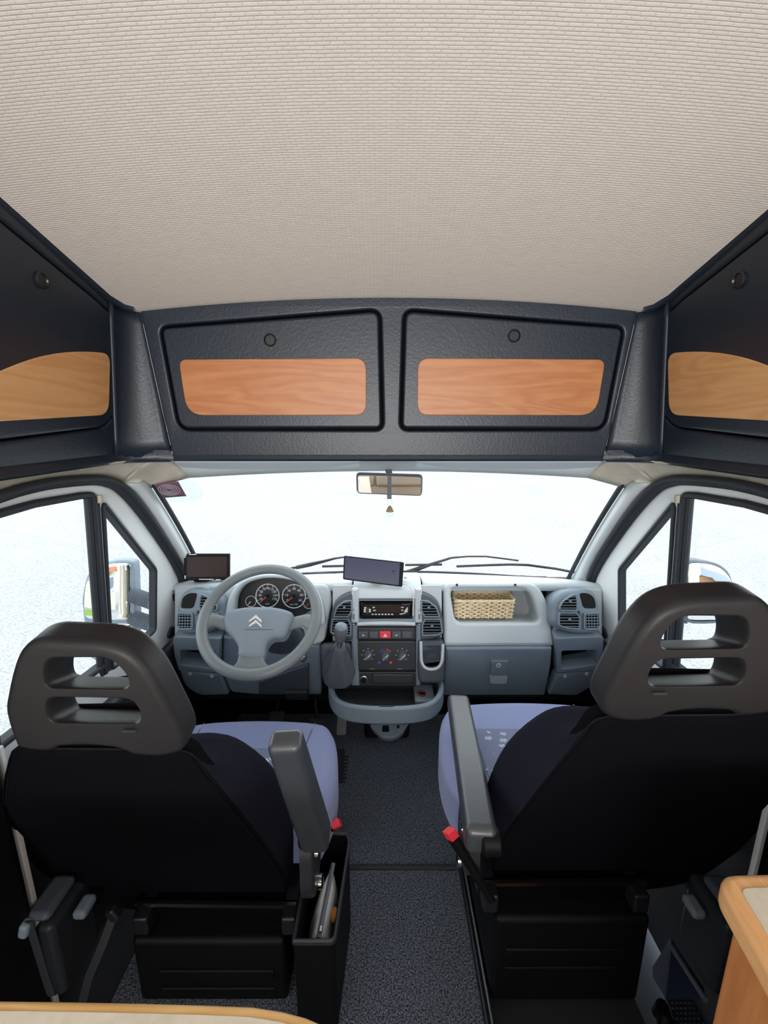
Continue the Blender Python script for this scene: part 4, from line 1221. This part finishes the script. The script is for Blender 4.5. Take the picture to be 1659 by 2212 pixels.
# ================================================================== SEATS
def make_seat(mxs, dz, lab, stowed):
    """traced on the driver seat; the other is its mirror image about the van's middle, standing a little higher"""
    Z = V((0, 0, dz))
    st = thing('captain_chair', lab, 'seat', ((.41 if mxs else -.41), .95, 0), 'cab seats')
    def put(mb, *a, **k):
        mb.v = [p + Z for p in mb.v]
        return mb.build(*a, mx=mxs, **k)
    SO = V((0, 0, 0))
    # ---- backrest: back panel traced on the leaning rear plane, then swelling forward
    BK = Pl((0, .80, .25), (0, -.949, -.316))
    back = spl(BK.tr([(34, 1618), (12, 1660), (3, 1720), (10, 1775), (50, 1853), (116, 1906), (202, 1955), (330, 1972), (470, 1980), (596, 1978), (625, 1940), (606, 1880), (549, 1800), (488, 1725), (440, 1668), (406, 1630), (330, 1624), (120, 1622)]), 3)
    back = back if area(back) > 0 else back[::-1]
    side = spl(BK.tr([(48, 1604), (26, 1645), (16, 1700), (20, 1762), (62, 1836), (124, 1886), (206, 1935), (330, 1950), (470, 1958), (604, 1955), (650, 1915), (656, 1850), (634, 1752), (597, 1676), (530, 1618), (470, 1598), (380, 1602), (140, 1610)], -.10), 3)
    side = [(max(a, -.712), max(b, -.10)) for a, b in side]
    side = side if area(side) > 0 else side[::-1]
    rings = []
    for t, d, sh in ((0, -.006, .5), (.25, -.012, 0), (.6, -.035, 0), (.92, -.07, 0), (1, -.10, 0), (.97, -.118, 0), (.9, -.130, 0)):
        L = [(a * (1 - t) + c * t, b * (1 - t) + e * t) for (a, b), (c, e) in zip(back, side)]
        if d < -.115:
            cx_, cy_ = sum(p[0] for p in L) / len(L), sum(p[1] for p in L) / len(L); q_ = .965 if d > -.125 else .88
            L = [(cx_ + (a - cx_) * q_, cy_ + (b - cy_) * q_) for a, b in L]
        rings.append([BK.pt(a, b, d) for a, b in L])
    br_ = put(MB().loft(rings, True, False), 'backrest', 'seat_side', st, smooth=60)
    pm_ = MB(); pm_.plate(BK, off(back, .004), (), -.03, .0, .010, 4); put(pm_, 'back_panel', 'seat_black', br_, wn=True, label='black rear cover of the backrest')
    put(MB().tube([BK.pt(a, b, -.004) for a, b in off(back, .001)], .0016, 5, closed=True), 'seam_piping', 'black', br_)
    fc = MB(); fc.v = list(rings[-1]); fc.f = [tuple(range(len(fc.v)))]
    put(fc, 'front_cover', 'fabric', br_, smooth=0)
    # ---- headrest with two slots
    HP = Pl((0, .568, .95), (0, -.985, -.17))
    hd_ = lambda x, y: -.012 - .024 * min(1, max(0, (x - 40) / 120)) * min(1, max(0, (1600 - y) / 80))
    out = spl([HP.hit(x, y, hd_(x, y)) for x, y in [(60, 1600), (44, 1579), (27, 1524), (30, 1485), (44, 1421), (66, 1384), (106, 1361), (168, 1352), (233, 1355), (285, 1366), (324, 1389), (362, 1434), (398, 1502), (411, 1550), (411, 1588), (398, 1608), (356, 1618), (300, 1614), (270, 1602), (213, 1593), (145, 1597), (122, 1607)]], 3)
    s1_ = rp(HP.tr([(106, 1420), (240, 1419), (276, 1456), (281, 1482), (106, 1479), (99, 1448)]), [.018, .025, .02, .012, .012, .02], 5)
    s2_ = rp(HP.tr([(110, 1502), (286, 1505), (305, 1530), (305, 1556), (118, 1553), (106, 1530)]), [.015, .02, .015, .012, .012, .015], 5)
    hr = MB().plate(HP, out, [s1_, s2_], -.052, .006, .013, 5, bb=.016, hk=.35, hs=.5)
    for p in hr.v:   # the head side curves forward towards the top
        p.y += max(0, p.z - .93) ** 2 * .3
    put(hr, 'headrest', 'headrest', st, wn=True, label='dark brown-grey headrest with two slots')
    hc = st.children[-1]
    bar = MB()
    for y, xa, xb in ((1487, 112, 276), (1561, 122, 302)):
        a, b = HP.at(xa, y, -.035), HP.at(xb, y, -.035)
        bar.tube([a, a.lerp(b, .5), b], .007, 8)
    put(bar, 'slot_ledge', 'headrest', hc)
    put(MB().box(HP.at(278, 1580, .0122), (.022, .0006, .004)), 'moulded_mark', 'charcoal', hc, smooth=0)
    # ---- cushion
    CPl = Pl((0, 0, .44), (0, 0, 1), (0, 1, 0))
    cr = [(-.16, .86), (-.142, .95), (-.150, 1.06), (-.175, 1.14), (-.225, 1.178), (-.41, 1.192), (-.595, 1.178), (-.645, 1.14), (-.672, 1.06), (-.678, .95), (-.66, .86), (-.62, .83), (-.41, .835), (-.20, .83)]
    co_ = spl(cr, 4); co_ = co_ if area(co_) > 0 else co_[::-1]
    cu = put(MB().plate(CPl, co_, (), -.15, .0, .045, 6, bb=.02), 'cushion', 'fabric', st, wn=True)
    ins = rp([(-.57, .85), (-.25, .85), (-.245, 1.045), (-.575, 1.045)], .01)
    put(MB().plate(CPl, ins, (), -.01, .0025, .002), 'seat_insert', 'insert', cu, wn=True)
    for pts in (((-.245, 1.045), (-.236, 1.12), (-.232, 1.165)), ((-.575, 1.045), (-.584, 1.12), (-.588, 1.165)), ((-.245, 1.045), (-.244, .86)), ((-.575, 1.045), (-.245, 1.045))):
        put(MB().tube([V((x, y, .4405 if y < 1.13 else .432)) for x, y in pts], .0016, 5), 'stitched_seam', 'bag_trim', cu)
    # ---- armrest
    if stowed:
        A, B_ = V((-.165, .772, .455)), V((-.196, .665, .800))
    else:
        A, B_ = V((-.180, .672, .495)), V((-.205, 1.085, .512))
    ax_ = (B_ - A).normalized(); sd = V((1, 0, 0)); sd = (sd - ax_ * sd.dot(ax_)).normalized(); up_ = ax_.cross(sd)
    APl = Pl(A, sd, ax_)
    L_ = (B_ - A).length
    pr = rp([(-.034, -.01), (.030, -.01), (.028, L_ * .5), (.026, L_), (-.020, L_), (-.03, L_ * .5)], [.02, .02, .05, .018, .018, .05], 5)
    ar = put(MB().plate(APl, pr, (), -.031, .031, .013, 4, bb=.013), 'armrest', 'armrest', st, wn=True)
    put(MB().lathe([(.02, -.034), (.024, -.030), (.024, .0), (.02, .004)], A + sd * -.004, sd, 18), 'armrest_pivot', 'black', ar)
    # ---- base
    bs_ = MB(); bs_.box((-.41, .80, .225), (.40, .05, .06)); put(bs_, 'seat_frame', 'black_gloss', st, bevel=.01)
    for y in (.775, .80):
        put(MB().tube([V((-.60, y, .262 - (y - .77))), V((-.22, y, .255 - (y - .77)))], .009, 8), 'cross_bar', 'black_gloss', st)
    pd_ = MB(); zb = .20 + 0
    pd_.v = []; pd_.box((-.420, .97, (zb - dz + .010) / 2), (.356, .47, zb + dz - .010)); pdo = put(pd_, 'pedestal', 'black', st, bevel=.012)
    for z0 in (.045, .10):
        put(MB().box((-.405, .734, z0), (.27, .006, .028)), 'pedestal_rib', 'black', pdo, bevel=.003)
    for x in (-.575, -.232):
        put(MB().box((x, .97, .232), (.035, .46, .05)), 'slide_rail', 'steel_dark', st, bevel=.006)
    rc = rp([(.745, .44), (.80, .47), (.84, .42), (.86, .33), (.82, .29), (.755, .29), (.735, .34)], .03, 4)
    RC = Pl((-.175, 0, 0), (1, 0, 0), (0, 0, 1))
    put(MB().plate(RC, [(y, z) for y, z in rc], (), -.025, .006, .010), 'recliner_cover', 'charcoal', st, wn=True)
    put(MB().lathe([(.016, 0), (.016, .008), (.010, .011), (0, .011)], V((-.168, .79, .30)), (1, 0, 0), 16), 'recliner_bolt', 'chrome', st)
    put(MB().lathe([(.013, 0), (.013, .008), (.0, .009)], V((-.168, .765, .42)), (1, 0, 0), 14), 'pivot_bolt', 'chrome', st)
    # belt buckle on its stalk
    if stowed: bp = V((-.148, .90, .335))
    else: bp = V((-.140, .745, .415))
    bd = V((.25, .03, .12)).normalized() if stowed else V((.12, .03, .2)).normalized()
    bk2 = put(MB().tube([bp - bd * (.08 if stowed else .17), bp - bd * .05, bp], [.010, .012, .014], 10, flat=[.006, .009, .010]), 'buckle_stalk', 'black', st)
    put(MB().tube([bp, bp + bd * .022], .017, 4, flat=.011), 'buckle_button', 'red', bk2, smooth=0, bevel=.002)
    return st
make_seat(False, 0, 'driver seat in black cloth behind the steering wheel, armrest folded up', True)
make_seat(True, .066, 'passenger seat in black cloth beside the wooden counter, armrest lowered', False)

# ------------------------------------------------------------------ storage box with a silver pouch, beside the driver seat
bx_ = thing('storage_box', 'open black plastic box on the floor beside the driver seat', 'box', (-.18, .80, .008))
BXP = Pl((0, 0, .28), (0, 0, 1), (0, 1, 0))
bo = [(-.208, .685), (-.118, .685), (-.104, .90), (-.112, .925), (-.208, .932)]
bo = rp(bo, [.004, .012, .01, .004, .004]); bo = bo if area(bo) > 0 else bo[::-1]
MB().plate(BXP, bo, [off(bo, .006)], -.27, 0, .002).build('box_wall', 'black', bx_, wn=True)
MB().ring(BXP, bo, .008, -.008, .004, .003, -.003).build('box_rim', 'charcoal', bx_)
MB().plate(BXP, off(bo, .004), (), -.271, -.264).build('box_bottom', 'black', bx_, smooth=0)
pc = thing('pouch', 'silvery zipped pouch standing in the black storage box', 'pouch', (-.15, .80, .02))
a, b = at_z(738, 1858, .262), at_z(709, 2018, .262)
rings = []
for i in range(13):
    t = i / 12; c = a.lerp(b, t); w = max(.002, .040 * math.sin(math.pi * min(1, t * 1.0)) ** .7)
    if t > .5: w = max(w, .030)
    if i == 12: w = .012
    rg_ = []
    for k in range(20):
        th = 2 * math.pi * k / 20
        x = math.cos(th) * w * (1 + .12 * math.sin(3 * th + i)); z = math.sin(th)
        zz = (.26 - (1 - z) * .5 * .20) if True else 0
        fx = abs(math.cos(th)) ** .8 * (1 if math.cos(th) > 0 else -1)
        rg_.append(V((min(-.133 + (c.y - .80) * .06, c.x - .026 + fx * w * (1.05 - .35 * z)), c.y + .004 * math.sin(th * 2 + i), .045 + (zz - .06) * 1.02)))
    rings.append(rg_)
MB().loft(rings, True, True).build('pouch_body', 'bag_silver', pc, smooth=70)
zp = [V((a.lerp(b, i / 12).x - .022, a.lerp(b, i / 12).y, .2506 + .0)) for i in range(13)]
MB().tube(zp, .004, 6, flat=.006, up=(0, 0, 1)).build('zip', 'bag_trim', pc)
MB().box(zp[-2] + V((.002, 0, .006)), (.006, .012, .004)).build('zip_pull', 'alu', pc, bevel=.001)
MB().ellipsoid(zp[8] + V((.024, 0, -.012)), (.007, .016, .010), R=Matrix.Rotation(.5, 3, 'Y')).build('orange_print', 'orange_mark', pc)

# ------------------------------------------------------------------ seat belt at the driver door pillar
sb = thing('seat_belt', 'dark grey seat belt strap running down beside the driver door pillar', 'seat belt', (-.70, .6, 0))
MB().tube([at_y(62, 1990, .60), at_y(80, 2050, .60), at_y(98, 2110, .60), at_y(112, 2150, .60)], .002, 6, flat=.009, up=(0, -1, .3)).build('belt_strap', 'charcoal', sb, smooth=60)
MB().box(at_y(56, 2005, .60), (.018, .02, .030), Matrix.Rotation(.3, 3, 'Y')).build('belt_guide', 'dash_mid', sb, bevel=.006)
MB().tube([at_y(246, 1975, .70), at_y(222, 2040, .68), at_y(192, 2110, .66), at_y(178, 2165, .65)], .002, 6, flat=.010, up=(0, -1, .3)).build('lap_strap', 'charcoal', sb, smooth=60)
MB().box(at_y(246, 1972, .70), (.02, .02, .03), Matrix.Rotation(-.5, 3, 'Y')).build('strap_anchor', 'steel_dark', sb, bevel=.005)

# ================================================================== TABLE AND COUNTER IN THE LIVING AREA
tb = thing('dining_table', 'beige laminate table top with rounded light wood edge at the lower left', 'table', (-.4, .1, .008))
TB = Pl((0, 0, .74), (0, 0, 1), (0, 1, 0))
tp = [at_z(x, y, .74) for x, y in ((-60, 2156), (0, 2157), (150, 2159), (300, 2162), (450, 2166), (545, 2170), (610, 2180), (660, 2193), (700, 2210))]
tp = [(p.x, p.y) for p in tp] + [(-.035, .27), (-.03, .20), (-.05, -.25), (-.60, -.25), (-.60, .345)]
tp = tp if area(tp) > 0 else tp[::-1]
MB().plate(TB, tp, (), -.028, 0, .006, 3, bb=.006).build('wood_edge', 'wood_pale', tb, wn=True)
MB().plate(TB, off(tp, .010), (), -.002, .0012, .0008).build('table_top', 'laminate', tb, wn=True)
MB().lathe([(.03, .0), (.03, .70)], (-.35, -.05, .0095), (0, 0, 1), 18).build('table_leg', 'alu', tb)
MB().lathe([(.12, .0), (.12, .006), (.04, .02)], (-.35, -.05, .0095), (0, 0, 1), 24).build('leg_foot', 'alu', tb)

kc = thing('kitchen_counter', 'wooden kitchen counter corner with beige worktop at the lower right', 'counter', (.62, .0, 0))
KC = Pl((0, 0, .80), (0, 0, 1), (0, 1, 0))
kp = [(.36, -.4), (.390, .28), (.402, .35), (.416, .432), (.49, .434), (.825, .434), (.825, -.4)]
kp = rp(kp, [.0, .1, .05, .028, .03, 0, 0], 6); kp = kp if area(kp) > 0 else kp[::-1]
MB().plate(KC, kp, (), -.036, 0, .010, 4, bb=.008).build('worktop_edge', 'wood_y', kc, wn=True)
MB().plate(KC, off(kp, .020), (), -.003, .0015, .001).build('worktop', 'laminate', kc, wn=True)
MB().plate(KC, rp([(.38, -.4), (.428, .35), (.437, .415), (.82, .415), (.82, -.4)], .008), (), -.79, -.035).build('side_panel', 'wood_z', kc, wn=True)

# ------------------------------------------------------------------ step well on the passenger side
sp_ = thing('step_plate', 'dark studded step plate down between passenger seat and counter', 'step', (.70, .60, -.22))
spl_c = at_z(1490, 2190, -.12)
SPP = Pl((spl_c.x, spl_c.y, -.12), (0, -.2, 1), (0, 1, 0))
spo = SPP.tr([(1438, 2156), (1530, 2156), (1560, 2250), (1470, 2250)])
MB().plate(SPP, spo, (), -.012, 0, .004).build('tread_plate', 'tread', sp_, wn=True)
bm_ = MB(); R_ = Matrix((SPP.u, SPP.v, SPP.n)).transposed()
ca, cb_ = sum(p[0] for p in spo) / 4, sum(p[1] for p in spo) / 4
for i in range(-7, 8):
    for j in range(-8, 9):
        a, b = ca + i * .011 + (j % 2) * .0055, cb_ + j * .009
        if abs(i) < 5 and abs(j) < 7:
            bm_.box(SPP.pt(a, b, .0012), (.006, .0035, .0024), R_)
bm_.build('tread_studs', 'alu', sp_, smooth=0, kind='stuff')
f = MB(); p = [at_y(1450, 2045, .82), at_y(1524, 2160, .70), at_y(1438, 2158, .74), at_y(1410, 2110, .82)]
f.loft([p, [q + V((.012, .02, 0)) for q in p]], True, True).build('well_panel', 'blue_panel', sp_, smooth=0)
MB().tube([at_y(1450, 2045, .815), at_y(1524, 2160, .695)], .006, 8).build('well_edge', 'rubber_grey', sp_)
MB().box((.73, .75, -.2), (.26, .5, .02)).build('well_floor', 'rubber_grey', sp_, smooth=0)
ahs = MB().tube([at_z(1425, 2195, -.02), at_z(1432, 2180, .0), at_z(1440, 2200, .0), at_z(1436, 2240, -.02)], .018, 12).build('air_hose', 'black')
tag(ahs, 'black flexible hose bending into the step well behind the passenger seat', 'hose')

# ================================================================== OUTSIDE
# wipers resting at the foot of the windshield
def wiper(lab, arm, blade):
    w = thing('windshield_wiper', lab, 'wiper', at_y(*arm[0], 1.80))
    Yo = lambda x, y: at_y(x, y, 1.775 - .05 * abs((x - 835) / 400) ** 2)
    MB().tube([Yo(x, y) for x, y in arm], [.009, .010, .007, .005, .004][:len(arm)] + [.004] * max(0, len(arm) - 5), 8).build('wiper_arm', 'steel_dark', w)
    for k in blade:
        MB().tube([Yo(x, y + .5) for x, y in k], .0055, 6, flat=.004).build('wiper_blade', 'rubber', w)
    return w
wiper('windshield wiper in front of the steering wheel', [(640, 1226), (668, 1220), (698, 1213), (725, 1206), (748, 1203)], [[(696, 1223), (746, 1222)], [(628, 1227), (664, 1222)]])
wiper('windshield wiper in front of the glovebox', [(872, 1238), (905, 1228), (940, 1216), (975, 1205), (1010, 1202), (1050, 1202), (1090, 1207), (1120, 1211)], [[(986, 1223), (1050, 1220.5), (1100, 1219), (1140, 1220), (1200, 1228), (1246, 1237)], [(875, 1220), (955, 1219)]])

def wing_mirror(lab, right, Y, look):
    fx = (lambda p: [(1767 - x, y) for x, y in p][::-1]) if right else (lambda p: p)
    w = thing('wing_mirror', lab, 'mirror', ((1.0 if right else -1.0), Y, .70), 'wing mirrors')
    c = at_y(*fx([(236, 1282)])[0], Y)
    n = ((CAM - c).normalized() + (V(look) - c).normalized()).normalized()
    W = Pl(c, n)
    yb = 1345 if right else 1428
    o = spl(W.tr(fx([(190, 1240), (208, 1222), (232, 1213), (262, 1210), (283, 1212), (290, 1222), (292, 1270), (294, 1310), (292, yb - 24), (280, yb), (240, yb + 3), (204, yb - 2), (188, yb - 26), (179, 1316), (177, 1300), (181, 1270)])), 3)
    o = o if area(o) > 0 else o[::-1]
    MB().plate(W, o, (), -.085, .004, .010, 4, bb=.03).build('mirror_housing', 'dash_mid' if not right else 'rubber_grey', w, wn=True)
    g1 = spl(W.tr(fx([(196, 1244), (212, 1228), (234, 1219), (262, 1216), (280, 1218), (283, 1230), (283, 1280), (284, 1325), (278, 1337), (235, 1338), (192, 1335), (184, 1316), (184, 1290), (188, 1262)])), 3)
    MB().plate(W, g1, (), .003, .0065, .001).build('mirror_glass', 'mirror', w, smooth=30)
    if not right:
        g2 = spl(W.tr([(190, 1347), (235, 1347), (280, 1347), (286, 1358), (285, 1395), (276, 1416), (238, 1420), (208, 1416), (196, 1388), (188, 1362)]), 3)
        MB().plate(W, g2, (), .003, .0065, .001).build('wide_angle_glass', 'mirror', w, smooth=30)
    arms = ([(at_y(1478, 1338, Y + .03), at_y(1392, 1368, 1.32), .012)] if right else [(at_y(288, 1286, 1.46), at_y(334, 1302, 1.43), .024), (at_y(288, 1334, 1.46), at_y(334, 1350, 1.43), .024)])
    for a, b, r_ in arms:
        m_ = 48
        MB().tube([a.lerp(b, k / m_) for k in range(m_ + 1)], [r_ * (1 + (.20 if (not right or k < 20) else 0) * math.cos(k * math.pi / 2.5)) for k in range(m_ + 1)], 12).build('ribbed_arm', 'rubber_grey', w, smooth=25)
    return w
wing_mirror('large wing mirror on two ribbed arms outside the driver door', False, 1.45, (-3.2, -16, .1))
wing_mirror('rounded wing mirror on a thin ribbed arm outside the passenger door', True, 1.20, (6.0, -17, .6))

# what the mirrors see: the verge and a house behind the van
gv_ = MB().box((-7.5, -9, -.62), (9, 7, .06)).build('lawn', 'grass', kind='structure', smooth=0)
hs = thing('house', 'pale house with an orange tiled roof standing behind the van', 'house', (-6, -18, -.65))
MB().box((-6, -18, .85), (9, 6, 3.0)).build('house_wall', 'house_wall', hs, smooth=0)
rf = MB(); rf.loft([[(x, -14.6, 2.3), (x, -18, 4.4), (x, -21.4, 2.3)] for x in (-10.8, -1.2)], True, True).build('roof', 'roof_tile', hs, smooth=0)
for x in (-9, -6.5, -4, -2.4):
    wf = MB().box((x, -14.98, 1.1), (1.1, .08, 1.2)).build('window_frame', 'paint', hs, smooth=0)
    MB().box((x, -14.93, 1.1), (.9, .04, 1.0)).build('window_pane', 'house_window', wf, smooth=0)

# rear bench, seen only in the interior mirror
rb = thing('rear_bench', 'cream upholstered bench at the back, seen in the interior mirror', 'bench', (0, -1.3, 0))
MB().box((0, -1.15, .22), (1.5, .5, .42)).build('bench_base', 'cream_cushion', rb, smooth=0)
for x in (-.38, .38):
    MB().box((x, -1.13, .49), (.74, .5, .12)).build('seat_cushion', 'cream_cushion', rb, bevel=.03)
    MB().box((x, -1.36, .74), (.74, .10, .36)).build('back_cushion', 'cream_cushion', rb, bevel=.03)

h2_ = thing('house', 'brown house with a grey roof standing behind the van on the passenger side', 'house', (8, -20, -.65))
MB().box((8, -20, .85), (8, 6, 3.0)).build('house_wall', 'brick_wall', h2_, smooth=0)
rf = MB(); rf.loft([[(x, -16.6, 2.3), (x, -20, 4.2), (x, -23.4, 2.3)] for x in (3.8, 12.2)], True, True).build('roof', 'house_window', h2_, smooth=0)
for x in (5.2, 7.2, 9.4):
    wf = MB().box((x, -16.98, 1.0), (1.1, .08, 1.2)).build('window_frame', 'paint', h2_, smooth=0)
    MB().box((x, -16.93, 1.0), (.9, .04, 1.0)).build('window_pane', 'house_window', wf, smooth=0)
MB().box((9, -9, -.62), (8, 7, .06)).build('lawn', 'grass', kind='structure', smooth=0)
